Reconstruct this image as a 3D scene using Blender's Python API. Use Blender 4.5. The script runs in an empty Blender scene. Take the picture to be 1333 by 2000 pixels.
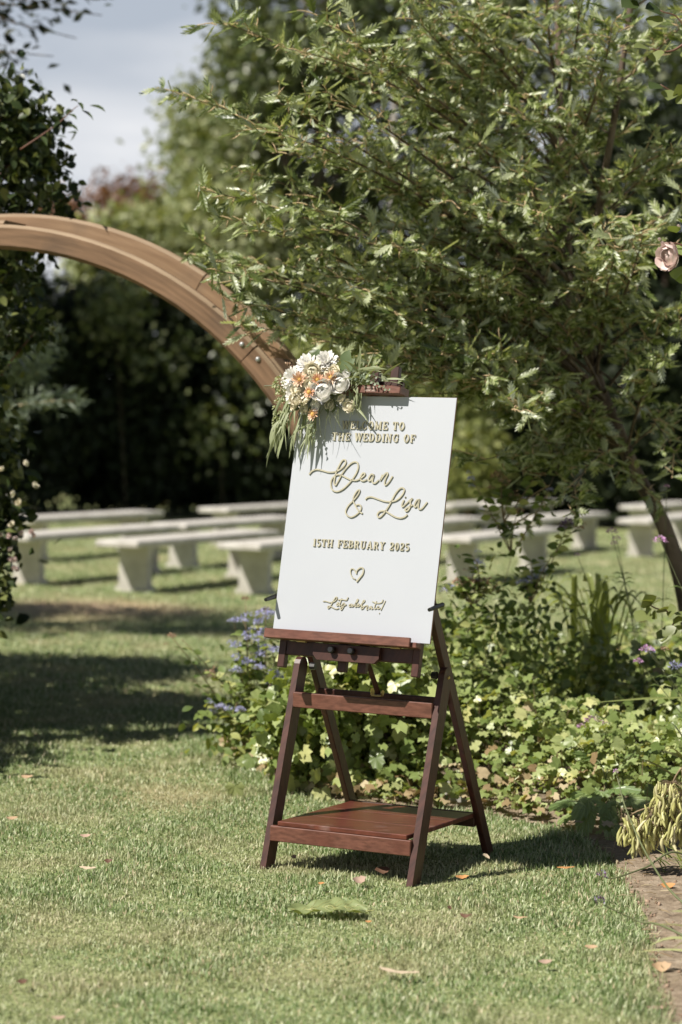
import bpy, math, random
import numpy as np
from mathutils import Vector, Matrix

rng = np.random.default_rng(11)
R = random.Random(5)
scene = bpy.context.scene
COL = scene.collection

# ------------------------------------------------------------------ camera
EYE = 1.514
PITCH, ROLL, FPX = math.radians(2.062), math.radians(1.394), 4722.0
fw = Vector((0, math.cos(PITCH), -math.sin(PITCH)))
up0 = Vector((0, math.sin(PITCH), math.cos(PITCH)))
rt0 = Vector((1, 0, 0))
rt = rt0 * math.cos(ROLL) + up0 * math.sin(ROLL)
up = up0 * math.cos(ROLL) - rt0 * math.sin(ROLL)
cam = bpy.data.cameras.new('camera')
cam.lens = 85.0
cam.sensor_fit = 'VERTICAL'
cam.sensor_height = 36.0
cam.sensor_width = 24.0
cam.clip_start, cam.clip_end = 0.1, 2000
cam.dof.use_dof = True
cam.dof.focus_distance = 8.15
cam.dof.aperture_fstop = 2.5
cam.dof.aperture_blades = 0
camo = bpy.data.objects.new('camera', cam)
COL.objects.link(camo)
camo.matrix_world = Matrix(((rt.x, up.x, -fw.x, 0), (rt.y, up.y, -fw.y, 0), (rt.z, up.z, -fw.z, EYE), (0, 0, 0, 1)))
scene.camera = camo

def site(px, py, dist):
    """surveyed spot: sight line through a photo pixel, at a distance in metres along the garden (world y)"""
    X, Y = (px - 666.5) / FPX, (py - 1000) / FPX
    d = fw + rt * X - up * Y
    return np.array((0, 0, EYE)) + np.array(d) * (dist / d.y)

def turf(px, py, z=0.0):
    X, Y = (px - 666.5) / FPX, (py - 1000) / FPX
    d = fw + rt * X - up * Y
    return np.array((0, 0, EYE)) + np.array(d) * ((z - EYE) / d.z)

# ------------------------------------------------------------------ light and sky
SUNDIR = np.array((0.72, 0.44, -1.0)); SUNDIR /= np.linalg.norm(SUNDIR)   # way the light travels
ELEV = math.asin(-SUNDIR[2]); AZ = math.atan2(-SUNDIR[0], -SUNDIR[1])
sun = bpy.data.lights.new('sun', 'SUN')
sun.energy = 5.0
sun.angle = math.radians(0.53)
sun.color = (1.0, 0.945, 0.86)
suno = bpy.data.objects.new('sun', sun)
COL.objects.link(suno)
suno.rotation_euler = Vector(SUNDIR).to_track_quat('-Z', 'Y').to_euler()
suno.location = (-8, -6, 12)

world = bpy.data.worlds.new('World'); scene.world = world
world.use_nodes = True
nt = world.node_tree; nt.nodes.clear()
def N(t, k, **kw):
    n = t.nodes.new(k)
    for a, b in kw.items(): setattr(n, a, b)
    return n
wo = N(nt, 'ShaderNodeOutputWorld'); bg = N(nt, 'ShaderNodeBackground')
sky = N(nt, 'ShaderNodeTexSky', sky_type='NISHITA', sun_disc=False, sun_elevation=ELEV, sun_rotation=AZ, air_density=0.35, dust_density=0.2, ozone_density=1.5)
tc = N(nt, 'ShaderNodeTexCoord'); mp = N(nt, 'ShaderNodeMapping')
mp.inputs['Scale'].default_value = (1.6, 1.6, 7.0)
mp.inputs['Location'].default_value = (0.4, 0.2, 0.35)
nz = N(nt, 'ShaderNodeTexNoise'); nz.inputs['Scale'].default_value = 2.2; nz.inputs['Detail'].default_value = 6
crw = N(nt, 'ShaderNodeValToRGB')
crw.color_ramp.elements[0].position = 0.38; crw.color_ramp.elements[0].color = (7.0, 7.8, 9.0, 1)
crw.color_ramp.elements[1].position = 0.60; crw.color_ramp.elements[1].color = (12.4, 12.6, 13.0, 1)
mixw = N(nt, 'ShaderNodeMix', data_type='RGBA'); 
sepw = N(nt, 'ShaderNodeSeparateXYZ'); mrw = N(nt, 'ShaderNodeMapRange')
mrw.inputs[1].default_value = 0.18; mrw.inputs[2].default_value = 0.36; mrw.inputs[3].default_value = 0.97; mrw.inputs[4].default_value = 0.04
nt.links.new(tc.outputs['Generated'], sepw.inputs[0]); nt.links.new(sepw.outputs[2], mrw.inputs[0]); nt.links.new(mrw.outputs[0], mixw.inputs[0])
bg.inputs['Strength'].default_value = 0.05
nt.links.new(tc.outputs['Generated'], mp.inputs[0]); nt.links.new(mp.outputs[0], nz.inputs['Vector'])
nt.links.new(nz.outputs[0], crw.inputs[0]); nt.links.new(sky.outputs[0], mixw.inputs[6]); nt.links.new(crw.outputs[0], mixw.inputs[7])
nt.links.new(mixw.outputs[2], bg.inputs[0]); nt.links.new(bg.outputs[0], wo.inputs[0])
scene.view_settings.view_transform = 'Standard'
scene.view_settings.look = 'None'
scene.view_settings.exposure = 0.46
scene.view_settings.gamma = 1.0
scene.render.engine = 'CYCLES'
scene.cycles.max_bounces = 6
scene.cycles.diffuse_bounces = 2
scene.cycles.glossy_bounces = 2
scene.cycles.transmission_bounces = 4
scene.cycles.caustics_reflective = False
scene.cycles.caustics_refractive = False
scene.cycles.sample_clamp_indirect = 6
scene.cycles.use_denoising = True

# ------------------------------------------------------------------ materials
def new_mat(name):
    m = bpy.data.materials.new(name); m.use_nodes = True
    t = m.node_tree; t.nodes.clear()
    o = N(t, 'ShaderNodeOutputMaterial'); p = N(t, 'ShaderNodeBsdfPrincipled')
    t.links.new(p.outputs[0], o.inputs[0])
    return m, t, p, o

def ramp(t, stops):
    r = N(t, 'ShaderNodeValToRGB'); e = r.color_ramp.elements
    while len(e) < len(stops): e.new(0.5)
    for el, (pos, c) in zip(e, stops): el.position = pos; el.color = (*c, 1)
    return r

def leaf_mat(name, stops, rough=0.42, trans=0.25, spec=0.5, tcol=(1.25, 1.2, 0.45), obj=False, under=None):
    """leaf blade whose tone varies from leaf to leaf, with light coming through"""
    m, t, p, o = new_mat(name)
    if obj: g = N(t, 'ShaderNodeObjectInfo'); src = g.outputs['Random']
    else: g = N(t, 'ShaderNodeNewGeometry'); src = g.outputs['Random Per Island']
    r = ramp(t, stops)
    t.links.new(src, r.inputs[0]); t.links.new(r.outputs[0], p.inputs['Base Color'])
    if under:   # paler underside of the leaf
        gb = N(t, 'ShaderNodeNewGeometry'); mu = N(t, 'ShaderNodeMix', data_type='RGBA'); mu.inputs[7].default_value = (*under, 1)
        t.links.new(gb.outputs['Backfacing'], mu.inputs[0]); t.links.new(r.outputs[0], mu.inputs[6]); t.links.new(mu.outputs[2], p.inputs['Base Color'])
    p.inputs['Roughness'].default_value = rough
    p.inputs['Specular IOR Level'].default_value = spec
    tr = N(t, 'ShaderNodeBsdfTranslucent'); mx = N(t, 'ShaderNodeMixShader')
    mul = N(t, 'ShaderNodeMix', data_type='RGBA', blend_type='MULTIPLY'); mul.inputs[0].default_value = 1
    mul.inputs[7].default_value = (*tcol, 1)
    t.links.new(r.outputs[0], mul.inputs[6]); t.links.new(mul.outputs[2], tr.inputs[0])
    mx.inputs[0].default_value = trans
    t.links.new(p.outputs[0], mx.inputs[1]); t.links.new(tr.outputs[0], mx.inputs[2]); t.links.new(mx.outputs[0], o.inputs[0])
    return m

def surf_mat(name, c1, c2, scale=(8, 8, 8), rough=0.5, bump=0.15, detail=6, spec=0.4, stain=None, coord='Object', lo=.35, hi=.65):
    m, t, p, o = new_mat(name)
    tc = N(t, 'ShaderNodeTexCoord'); mp = N(t, 'ShaderNodeMapping'); mp.inputs['Scale'].default_value = scale
    n = N(t, 'ShaderNodeTexNoise'); n.inputs['Scale'].default_value = 1; n.inputs['Detail'].default_value = detail
    t.links.new(tc.outputs[coord], mp.inputs[0]); t.links.new(mp.outputs[0], n.inputs['Vector'])
    r = ramp(t, [(lo, c1), (hi, c2)]); t.links.new(n.outputs[0], r.inputs[0])
    colour = r.outputs[0]
    if stain:
        n2 = N(t, 'ShaderNodeTexNoise'); n2.inputs['Scale'].default_value = stain[1]; n2.inputs['Detail'].default_value = 5
        t.links.new(tc.outputs[coord], n2.inputs['Vector'])
        r2 = ramp(t, [(stain[2], (0, 0, 0)), (stain[2] + .16, (1, 1, 1))]); t.links.new(n2.outputs[0], r2.inputs[0])
        mx = N(t, 'ShaderNodeMix', data_type='RGBA'); mx.inputs[7].default_value = (*stain[0], 1)
        ms = N(t, 'ShaderNodeMath', operation='MULTIPLY'); ms.inputs[1].default_value = stain[3] if len(stain) > 3 else .7
        t.links.new(r2.outputs[0], ms.inputs[0]); t.links.new(ms.outputs[0], mx.inputs[0]); t.links.new(colour, mx.inputs[6])
        colour = mx.outputs[2]
    t.links.new(colour, p.inputs['Base Color'])
    p.inputs['Roughness'].default_value = rough
    p.inputs['Specular IOR Level'].default_value = spec
    if bump:
        b = N(t, 'ShaderNodeBump'); b.inputs['Strength'].default_value = bump; b.inputs['Distance'].default_value = .004
        t.links.new(n.outputs[0], b.inputs['Height']); t.links.new(b.outputs[0], p.inputs['Normal'])
    return m

def plain(name, c, rough=.5, spec=.4, metal=0):
    m, t, p, o = new_mat(name)
    n = N(t, 'ShaderNodeTexNoise'); n.inputs['Scale'].default_value = 60
    tc = N(t, 'ShaderNodeTexCoord'); t.links.new(tc.outputs['Object'], n.inputs['Vector'])
    r = ramp(t, [(.3, tuple(x * .86 for x in c)), (.7, tuple(min(1, x * 1.08) for x in c))])
    t.links.new(n.outputs[0], r.inputs[0]); t.links.new(r.outputs[0], p.inputs['Base Color'])
    p.inputs['Roughness'].default_value = rough; p.inputs['Specular IOR Level'].default_value = spec; p.inputs['Metallic'].default_value = metal
    return m

M = {}
M['mahogany'] = surf_mat('mahogany', (.045, .017, .012), (.085, .031, .021), (14, 90, 14), .42, .12, stain=((.035, .014, .010), 5, .5, .6))
M['mahogany_rail'] = surf_mat('mahogany_rail', (.105, .043, .029), (.18, .075, .051), (7, 60, 110), .42, .1, stain=((.12, .04, .026), 7, .55, .6))
M['mahogany_top'] = surf_mat('mahogany_shelf', (.085, .025, .016), (.155, .047, .029), (6, 55, 55), .3, .12, stain=((.33, .22, .19), 9, .62, .55), spec=.5)
M['arch_wood'] = surf_mat('weathered_arch_timber', (.135, .078, .042), (.235, .138, .078), (4, 45, 5), .72, .4, stain=((.075, .05, .034), 3.4, .54, .65), coord='UV')
M['arch_back'] = surf_mat('paler_arch_timber', (.22, .13, .071), (.31, .195, .112), (4, 45, 5), .72, .4, stain=((.15, .10, .065), 3.2, .56, .6), coord='UV')
M['arch_edge'] = surf_mat('timber_edge_highlight', (.25, .175, .11), (.36, .265, .175), (3, 30, 3), .8, .3, coord='UV')  # paler colour paints a sun-caught highlight along the outer front chamfer
M['board'] = surf_mat('white_board', (.44, .46, .50), (.455, .475, .515), (3, 3, 3), .42, 0)
M['board_edge'] = plain('board_edge', (.32, .17, .10), .6)
M['gold'] = plain('gilded_letter', (.42, .39, .285), .5, .4)
M['black'] = plain('black_plastic', (.012, .012, .013), .35, .5)
M['brass'] = plain('brass', (.55, .40, .14), .35, .5, .9)
M['print'] = plain('pale_print', (.62, .50, .44), .6)
M['bolt'] = plain('galvanised_bolt', (.42, .43, .43), .4, .5, .5)
M['concrete'] = surf_mat('pale_concrete', (.45, .425, .38), (.59, .565, .52), (6, 6, 6), .8, .25, stain=((.33, .31, .26), 2.2, .6, .6))
M['bark'] = surf_mat('bark', (.06, .042, .03), (.20, .15, .11), (22, 22, 6), .85, .7)
M['pale_bark'] = surf_mat('pale_bark', (.34, .32, .30), (.55, .53, .50), (9, 9, 4), .85, .4)
M['grey_bark'] = surf_mat('grey_bark', (.13, .12, .105), (.24, .22, .19), (9, 9, 4), .85, .4)
M['twig'] = plain('tan_twig', (.58, .43, .25), .6)
M['reddish_twig'] = plain('reddish_twig', (.16, .075, .05), .6)
M['stem'] = plain('green_stem', (.14, .16, .07), .55)
M['dry_stem'] = plain('dry_stem', (.26, .19, .11), .7)
M['oak_leaf'] = leaf_mat('lobed_leaf', [(0, (.055, .09, .016)), (.4, (.17, .22, .05)), (.7, (.37, .43, .18)), (1, (.58, .61, .44))], .43, .32, .9, under=(.42, .47, .36))
M['oak_leaf_single'] = leaf_mat('lobed_leaf_single', [(0, (.055, .09, .016)), (.45, (.19, .24, .06)), (1, (.54, .58, .40))], .42, .32, .9, obj=True, under=(.42, .47, .36))
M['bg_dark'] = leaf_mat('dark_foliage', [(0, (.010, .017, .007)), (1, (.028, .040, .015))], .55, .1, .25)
M['bg_mid'] = leaf_mat('mid_foliage', [(0, (.12, .155, .055)), (.6, (.25, .29, .125)), (1, (.40, .41, .23))], .42, .3, .7)
M['bg_tall'] = leaf_mat('tall_tree_foliage', [(0, (.07, .10, .03)), (.6, (.14, .175, .065)), (1, (.27, .29, .15))], .42, .28, .7)
M['bg_pale'] = leaf_mat('pale_foliage', [(0, (.20, .24, .10)), (.7, (.34, .37, .18)), (1, (.42, .43, .25))], .5, .3)
M['bg_yellow'] = leaf_mat('yellowish_foliage', [(0, (.15, .18, .05)), (.7, (.27, .30, .10)), (1, (.35, .36, .14))], .5, .35)
M['bg_copper'] = leaf_mat('copper_foliage', [(0, (.12, .05, .03)), (1, (.27, .14, .08))], .5, .25)
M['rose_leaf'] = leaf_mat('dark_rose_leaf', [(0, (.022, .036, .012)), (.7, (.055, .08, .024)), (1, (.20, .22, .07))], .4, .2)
M['bright_leaf'] = leaf_mat('bright_rose_leaf', [(0, (.13, .17, .05)), (1, (.24, .27, .10))], .4, .35)
M['needle'] = leaf_mat('blue_green_needles', [(0, (.16, .21, .15)), (1, (.32, .38, .28))], .5, .15)
M['cover'] = leaf_mat('ground_cover_leaf', [(0, (.13, .19, .045)), (.5, (.30, .37, .125)), (.85, (.45, .50, .22)), (1, (.56, .54, .23))], .40, .3, .8)
M['dry_leaf'] = leaf_mat('dry_leaf', [(0, (.22, .15, .07)), (.6, (.38, .29, .16)), (1, (.52, .44, .28))], .65, .15, .3, (1.1, .9, .6))
M['deep_leaf'] = leaf_mat('deep_green_leaf', [(0, (.17, .25, .085)), (1, (.32, .40, .16))], .34, .28, .8, obj=True)
M['ager_leaf'] = leaf_mat('soft_green_leaf', [(0, (.09, .14, .035)), (.65, (.25, .32, .10)), (1, (.50, .51, .20))], .45, .32)
M['strap'] = leaf_mat('strap_leaf', [(0, (.19, .25, .06)), (1, (.44, .48, .19))], .38, .38)
M['iris'] = leaf_mat('iris_leaf', [(0, (.30, .34, .15)), (1, (.45, .47, .23))], .42, .25)
M['blue_flower'] = leaf_mat('lavender_blue_floret', [(0, (.42, .42, .70)), (1, (.66, .66, .88))], .6, .35, .3, (1, 1, 1.1))
M['pink_flower'] = leaf_mat('pink_purple_floret', [(0, (.50, .24, .50)), (1, (.80, .52, .74))], .6, .3, .3, (1, 1, 1))
M['purple_flower'] = leaf_mat('dark_purple_floret', [(0, (.06, .02, .06)), (.7, (.13, .05, .11)), (1, (.40, .32, .62))], .6, .1, .3, (1, 1, 1))
M['brown_head'] = leaf_mat('dried_floret', [(0, (.20, .11, .07)), (1, (.60, .42, .29))], .7, .1, .2, (1, 1, 1))
M['pod'] = leaf_mat('yellow_green_pod', [(0, (.46, .45, .15)), (.8, (.60, .58, .27)), (1, (.68, .62, .38))], .42, .15, .4, (1, 1, .6), obj=True)
M['white_petal'] = leaf_mat('white_petal', [(0, (.80, .77, .72)), (1, (.87, .85, .81))], .6, .14, .2, (1, 1, .95))
M['cream_petal'] = leaf_mat('cream_petal', [(0, (.74, .67, .50)), (1, (.85, .79, .63))], .6, .14, .2, (1, 1, .9))
M['peach_petal'] = leaf_mat('peach_petal', [(0, (.78, .50, .34)), (1, (.86, .64, .47))], .5, .1, .3, (1, .95, .85))
M['coral_petal'] = leaf_mat('coral_petal', [(0, (.76, .43, .28)), (1, (.84, .55, .38))], .5, .1, .3, (1, .9, .8))
M['pink_petal'] = leaf_mat('blush_rose_petal', [(0, (.78, .60, .56)), (1, (.86, .73, .68))], .6, .15, .2, (1, .95, .95))
M['flower_eye'] = plain('flower_eye', (.60, .38, .10), .7)
M['green_bloom'] = leaf_mat('green_bloom', [(0, (.30, .34, .17)), (1, (.46, .48, .27))], .6, .2)
M['euc'] = leaf_mat('grey_green_leaf', [(0, (.17, .22, .15)), (1, (.27, .32, .22))], .55, .2)
M['willow'] = leaf_mat('willow_leaf', [(0, (.20, .24, .12)), (1, (.36, .39, .23))], .48, .25)
M['broad'] = leaf_mat('broad_leaf', [(0, (.09, .13, .055)), (1, (.14, .19, .08))], .45, .2)
M['fallen_green'] = leaf_mat('fallen_green_leaf', [(0, (.24, .29, .12)), (1, (.28, .33, .14))], .5, .25, obj=True)
for nm, c in dict(tan=(.48, .33, .20), beige=(.56, .45, .32), orange=(.55, .27, .10), brown=(.14, .075, .045), pinkish=(.47, .33, .25), dark=(.06, .04, .03)).items():
    M['fallen_' + nm] = surf_mat('fallen_leaf_' + nm, tuple(x * .8 for x in c), c, (40, 40, 40), .65, .3)
M['stone'] = surf_mat('grey_stone', (.27, .255, .23), (.40, .38, .345), (14, 14, 14), .8, .5)
M['clod'] = surf_mat('soil_clod', (.25, .17, .115), (.40, .29, .21), (30, 30, 30), .95, .5, spec=.1)

def ground_mat(name, stops, sc, fine, dry=None, bump=.6):
    m, t, p, o = new_mat(name)
    g = N(t, 'ShaderNodeNewGeometry')
    n1 = N(t, 'ShaderNodeTexNoise'); n1.inputs['Scale'].default_value = fine; n1.inputs['Detail'].default_value = 8
    n1.inputs['Roughness'].default_value = .65
    t.links.new(g.outputs['Position'], n1.inputs['Vector'])
    r = ramp(t, stops); t.links.new(n1.outputs[0], r.inputs[0])
    col = r.outputs[0]
    if dry:
        n2 = N(t, 'ShaderNodeTexNoise'); n2.inputs['Scale'].default_value = sc; n2.inputs['Detail'].default_value = 4
        t.links.new(g.outputs['Position'], n2.inputs['Vector'])
        r2 = ramp(t, [(.5, (0, 0, 0)), (.68, (1, 1, 1))]); t.links.new(n2.outputs[0], r2.inputs[0])
        # a worn dry patch of turf between the benches and the arch
        d = N(t, 'ShaderNodeVectorMath', operation='DISTANCE'); mpp = N(t, 'ShaderNodeMapping')
        mpp.inputs['Scale'].default_value = (1, .75, 1); d.inputs[1].default_value = (-2.0, 19.2 * .75, 0)
        t.links.new(g.outputs['Position'], mpp.inputs[0]); t.links.new(mpp.outputs[0], d.inputs[0])
        mr = N(t, 'ShaderNodeMapRange'); mr.inputs[1].default_value = .25; mr.inputs[2].default_value = 1.15; mr.inputs[3].default_value = .95; mr.inputs[4].default_value = 0
        t.links.new(d.outputs['Value'], mr.inputs[0])
        mxm = N(t, 'ShaderNodeMath', operation='MULTIPLY_ADD'); mxm.inputs[1].default_value = .45
        t.links.new(r2.outputs[0], mxm.inputs[0]); t.links.new(mr.outputs[0], mxm.inputs[2])
        mxm.use_clamp = True
        mx = N(t, 'ShaderNodeMix', data_type='RGBA'); mx.inputs[7].default_value = (*dry, 1)
        t.links.new(mxm.outputs[0], mx.inputs[0]); t.links.new(col, mx.inputs[6]); col = mx.outputs[2]
    t.links.new(col, p.inputs['Base Color'])
    p.inputs['Roughness'].default_value = .9; p.inputs['Specular IOR Level'].default_value = .15
    b = N(t, 'ShaderNodeBump'); b.inputs['Strength'].default_value = bump; b.inputs['Distance'].default_value = .02
    t.links.new(n1.outputs[0], b.inputs['Height']); t.links.new(b.outputs[0], p.inputs['Normal'])
    return m
M['lawn'] = ground_mat('lawn_base', [(.3, (.10, .13, .04)), (.7, (.42, .46, .22))], .7, 28, (.48, .35, .23))
M['soil'] = ground_mat('bed_soil', [(.3, (.15, .112, .075)), (.5, (.29, .228, .162)), (.72, (.42, .345, .26))], 2, 22, None, .9)

def grass_mat():
    m, t, p, o = new_mat('grass_blade')
    g = N(t, 'ShaderNodeNewGeometry')
    r = ramp(t, [(0, (.075, .145, .028)), (.35, (.24, .33, .12)), (.7, (.47, .545, .31)), (.9, (.64, .65, .43)), (1, (.62, .49, .32))])
    t.links.new(g.outputs['Random Per Island'], r.inputs[0])
    n2 = N(t, 'ShaderNodeTexNoise'); n2.inputs['Scale'].default_value = 1.9; n2.inputs['Detail'].default_value = 4
    t.links.new(g.outputs['Position'], n2.inputs['Vector'])
    r2 = ramp(t, [(.46, (0, 0, 0)), (.66, (.56, .56, .56))]); t.links.new(n2.outputs[0], r2.inputs[0])
    d = N(t, 'ShaderNodeVectorMath', operation='DISTANCE'); mpp = N(t, 'ShaderNodeMapping')
    mpp.inputs['Scale'].default_value = (1, .75, 1); d.inputs[1].default_value = (-2.0, 19.2 * .75, 0)
    t.links.new(g.outputs['Position'], mpp.inputs[0]); t.links.new(mpp.outputs[0], d.inputs[0])
    mr = N(t, 'ShaderNodeMapRange'); mr.inputs[1].default_value = .25; mr.inputs[2].default_value = 1.15; mr.inputs[3].default_value = .9; mr.inputs[4].default_value = 0
    t.links.new(d.outputs['Value'], mr.inputs[0])
    ad = N(t, 'ShaderNodeMath', operation='ADD'); ad.use_clamp = True
    t.links.new(r2.outputs[0], ad.inputs[0]); t.links.new(mr.outputs[0], ad.inputs[1])
    mx = N(t, 'ShaderNodeMix', data_type='RGBA'); mx.inputs[7].default_value = (.60, .53, .34, 1)
    t.links.new(ad.outputs[0], mx.inputs[0]); t.links.new(r.outputs[0], mx.inputs[6])
    t.links.new(mx.outputs[2], p.inputs['Base Color'])
    p.inputs['Roughness'].default_value = .45; p.inputs['Specular IOR Level'].default_value = .4
    tr = N(t, 'ShaderNodeBsdfTranslucent'); t.links.new(mx.outputs[2], tr.inputs[0])
    ms = N(t, 'ShaderNodeMixShader'); ms.inputs[0].default_value = .3
    t.links.new(p.outputs[0], ms.inputs[1]); t.links.new(tr.outputs[0], ms.inputs[2]); t.links.new(ms.outputs[0], o.inputs[0])
    return m
M['grass'] = grass_mat()

# ------------------------------------------------------------------ mesh helpers
def unit(v):
    v = np.asarray(v, float); n = np.linalg.norm(v, axis=-1, keepdims=True); return v / np.maximum(n, 1e-9)

class MB:
    """collects triangles / quads (as lists) in world space"""
    def __init__(s): s.v = []; s.f = []; s.n = 0; s.mi = []
    def add(s, V, F, mi=0):
        V = np.asarray(V, float); s.v.append(V)
        s.f += [tuple(i + s.n for i in f) for f in F]; s.mi += [mi] * len(F); s.n += len(V)
    def box(s, o, ax, ay, az, lo, hi, bev=0.0, mi=0):
        """box spanned from lo to hi along axes ax, ay, az at origin o, with chamfered edges when bev > 0"""
        o, ax, ay, az = map(np.asarray, (o, ax, ay, az)); lo = np.array(lo, float); hi = np.array(hi, float)
        if bev <= 0:
            c = [(x, y, z) for z in (lo[2], hi[2]) for y in (lo[1], hi[1]) for x in (lo[0], hi[0])]
            F = [(0, 2, 3, 1), (4, 5, 7, 6), (0, 1, 5, 4), (2, 6, 7, 3), (0, 4, 6, 2), (1, 3, 7, 5)]
        else:
            c = []; idx = {}
            for sx in (0, 1):
                for sy in (0, 1):
                    for sz in (0, 1):
                        for k in range(3):
                            p = [(lo, hi)[q][i] for i, q in enumerate((sx, sy, sz))]
                            for i, q in enumerate((sx, sy, sz)):
                                if i != k: p[i] += bev * (1 if q == 0 else -1)
                            idx[(sx, sy, sz, k)] = len(c); c.append(p)
            F = []
            for k in range(3):
                a, b = [i for i in range(3) if i != k]
                for q in (0, 1):
                    loop = []
                    for (u, w) in ((0, 0), (1, 0), (1, 1), (0, 1)):
                        t = [0, 0, 0]; t[k] = q; t[a] = u; t[b] = w; loop.append(idx[(*t, k)])
                    F.append(tuple(loop))
                for (u, w) in ((0, 0), (1, 0), (1, 1), (0, 1)):   # edge along k
                    t0 = [0, 0, 0]; t0[a] = u; t0[b] = w; t1 = list(t0); t1[k] = 1
                    F.append((idx[(*t0, a)], idx[(*t1, a)], idx[(*t1, b)], idx[(*t0, b)]))
            for sx in (0, 1):
                for sy in (0, 1):
                    for sz in (0, 1): F.append(tuple(idx[(sx, sy, sz, k)] for k in range(3)))
        V = np.array([o + ax * p[0] + ay * p[1] + az * p[2] for p in c])
        cen = V.mean(0); G = []
        for f in F:
            n = np.cross(V[f[1]] - V[f[0]], V[f[2]] - V[f[0]])
            G.append(f if n @ (V[list(f)].mean(0) - cen) > 0 else f[::-1])
        s.add(V, G, mi)
    def tube(s, P, r, sides=6, mi=0, cap=True):
        P = np.asarray(P, float); n = len(P); r = np.broadcast_to(np.asarray(r, float), (n,))
        T = unit(np.gradient(P, axis=0)); ref = np.array((0, 0, 1.)) if abs(T[0][2]) < .9 else np.array((1., 0, 0))
        V = []; 
        for i in range(n):
            u = unit(np.cross(T[i], ref)); w = np.cross(u, T[i]) 
            for k in range(sides):
                a = 2 * math.pi * k / sides; V.append(P[i] + r[i] * (math.cos(a) * u + math.sin(a) * w))
        F = [(i * sides + k, i * sides + (k + 1) % sides, (i + 1) * sides + (k + 1) % sides, (i + 1) * sides + k) for i in range(n - 1) for k in range(sides)]
        if cap: F += [tuple(range(sides))[::-1], tuple((n - 1) * sides + k for k in range(sides))]
        s.add(V, F, mi)
    def blade(s, P, w, side, fold=.25, mi=0):
        """a leaf blade along path P: two strips folded along the midrib"""
        P = np.asarray(P, float); n = len(P); w = np.broadcast_to(np.asarray(w, float), (n,))
        T = unit(np.gradient(P, axis=0)); S = unit(np.asarray(side, float) - T * (T @ np.asarray(side, float))[:, None]); U = np.cross(S, T)
        V = np.concatenate([P - S * w[:, None] / 2 + U * (w * fold)[:, None] / 2, P, P + S * w[:, None] / 2 + U * (w * fold)[:, None] / 2])
        F = []
        for i in range(n - 1):
            F += [(i, n + i, n + i + 1, i + 1), (n + i, 2 * n + i, 2 * n + i + 1, n + i + 1)]
        s.add(V, F, mi)
    def ball(s, c, r, seg=8, rings=5, axes=None, mi=0):
        A = np.eye(3) if axes is None else np.asarray(axes); V = []; r = np.broadcast_to(np.asarray(r, float), (3,))
        for i in range(rings + 1):
            ph = math.pi * i / rings
            for k in range(seg):
                a = 2 * math.pi * k / seg
                q = np.array((math.sin(ph) * math.cos(a), math.sin(ph) * math.sin(a), math.cos(ph))) * r
                V.append(np.asarray(c) + q @ A)
        F = [(i * seg + k, i * seg + (k + 1) % seg, (i + 1) * seg + (k + 1) % seg, (i + 1) * seg + k)[::-1] for i in range(rings) for k in range(seg)]
        s.add(V, F, mi)
    def build(s, name, mats, parent=None, smooth=False):
        V = np.concatenate(s.v); off = origin_of(parent)
        me = bpy.data.meshes.new(name); me.from_pydata((V - off).tolist(), [], s.f)
        for m in (mats if isinstance(mats, (list, tuple)) else [mats]): me.materials.append(m)
        if any(s.mi): me.polygons.foreach_set('material_index', s.mi)
        if smooth: me.polygons.foreach_set('use_smooth', [True] * len(me.polygons))
        me.update()
        o = bpy.data.objects.new(name, me); COL.objects.link(o)
        if parent: o.parent = parent
        return o

def origin_of(parent):
    off = np.zeros(3)
    while parent is not None: off = off + np.array(parent.location); parent = parent.parent
    return off

def tri_mesh(name, V, F, mats, parent=None, mi=None, smooth=False):
    me = bpy.data.meshes.new(name); V = V - origin_of(parent)
    me.vertices.add(len(V)); me.vertices.foreach_set('co', np.ascontiguousarray(V, np.float32).ravel())
    me.loops.add(len(F) * 3); me.loops.foreach_set('vertex_index', np.ascontiguousarray(F, np.int32).ravel())
    me.polygons.add(len(F)); me.polygons.foreach_set('loop_start', np.arange(0, len(F) * 3, 3, dtype=np.int32))
    for m in (mats if isinstance(mats, (list, tuple)) else [mats]): me.materials.append(m)
    if mi is not None: me.polygons.foreach_set('material_index', np.ascontiguousarray(mi, np.int32))
    if smooth: me.polygons.foreach_set('use_smooth', np.ones(len(F), bool))
    me.update(calc_edges=True)
    o = bpy.data.objects.new(name, me); COL.objects.link(o)
    if parent: o.parent = parent
    return o

def scatter(tv, tf, pos, d, nrm, sc):
    """copies of template (tv, tf): y axis along d, z axis near nrm, scaled by sc -> merged arrays"""
    Y = unit(d); X = unit(np.cross(Y, nrm)); Z = np.cross(X, Y)
    sc = np.asarray(sc, float)
    if sc.ndim == 1: sc = np.repeat(sc[:, None], 3, 1)
    V = pos[:, None, :] + (tv[None, :, 0:1] * sc[:, None, 0:1]) * X[:, None] + (tv[None, :, 1:2] * sc[:, None, 1:2]) * Y[:, None] + (tv[None, :, 2:3] * sc[:, None, 2:3]) * Z[:, None]
    F = tf[None] + (np.arange(len(pos)) * len(tv))[:, None, None]
    return V.reshape(-1, 3), F.reshape(-1, 3)

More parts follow.
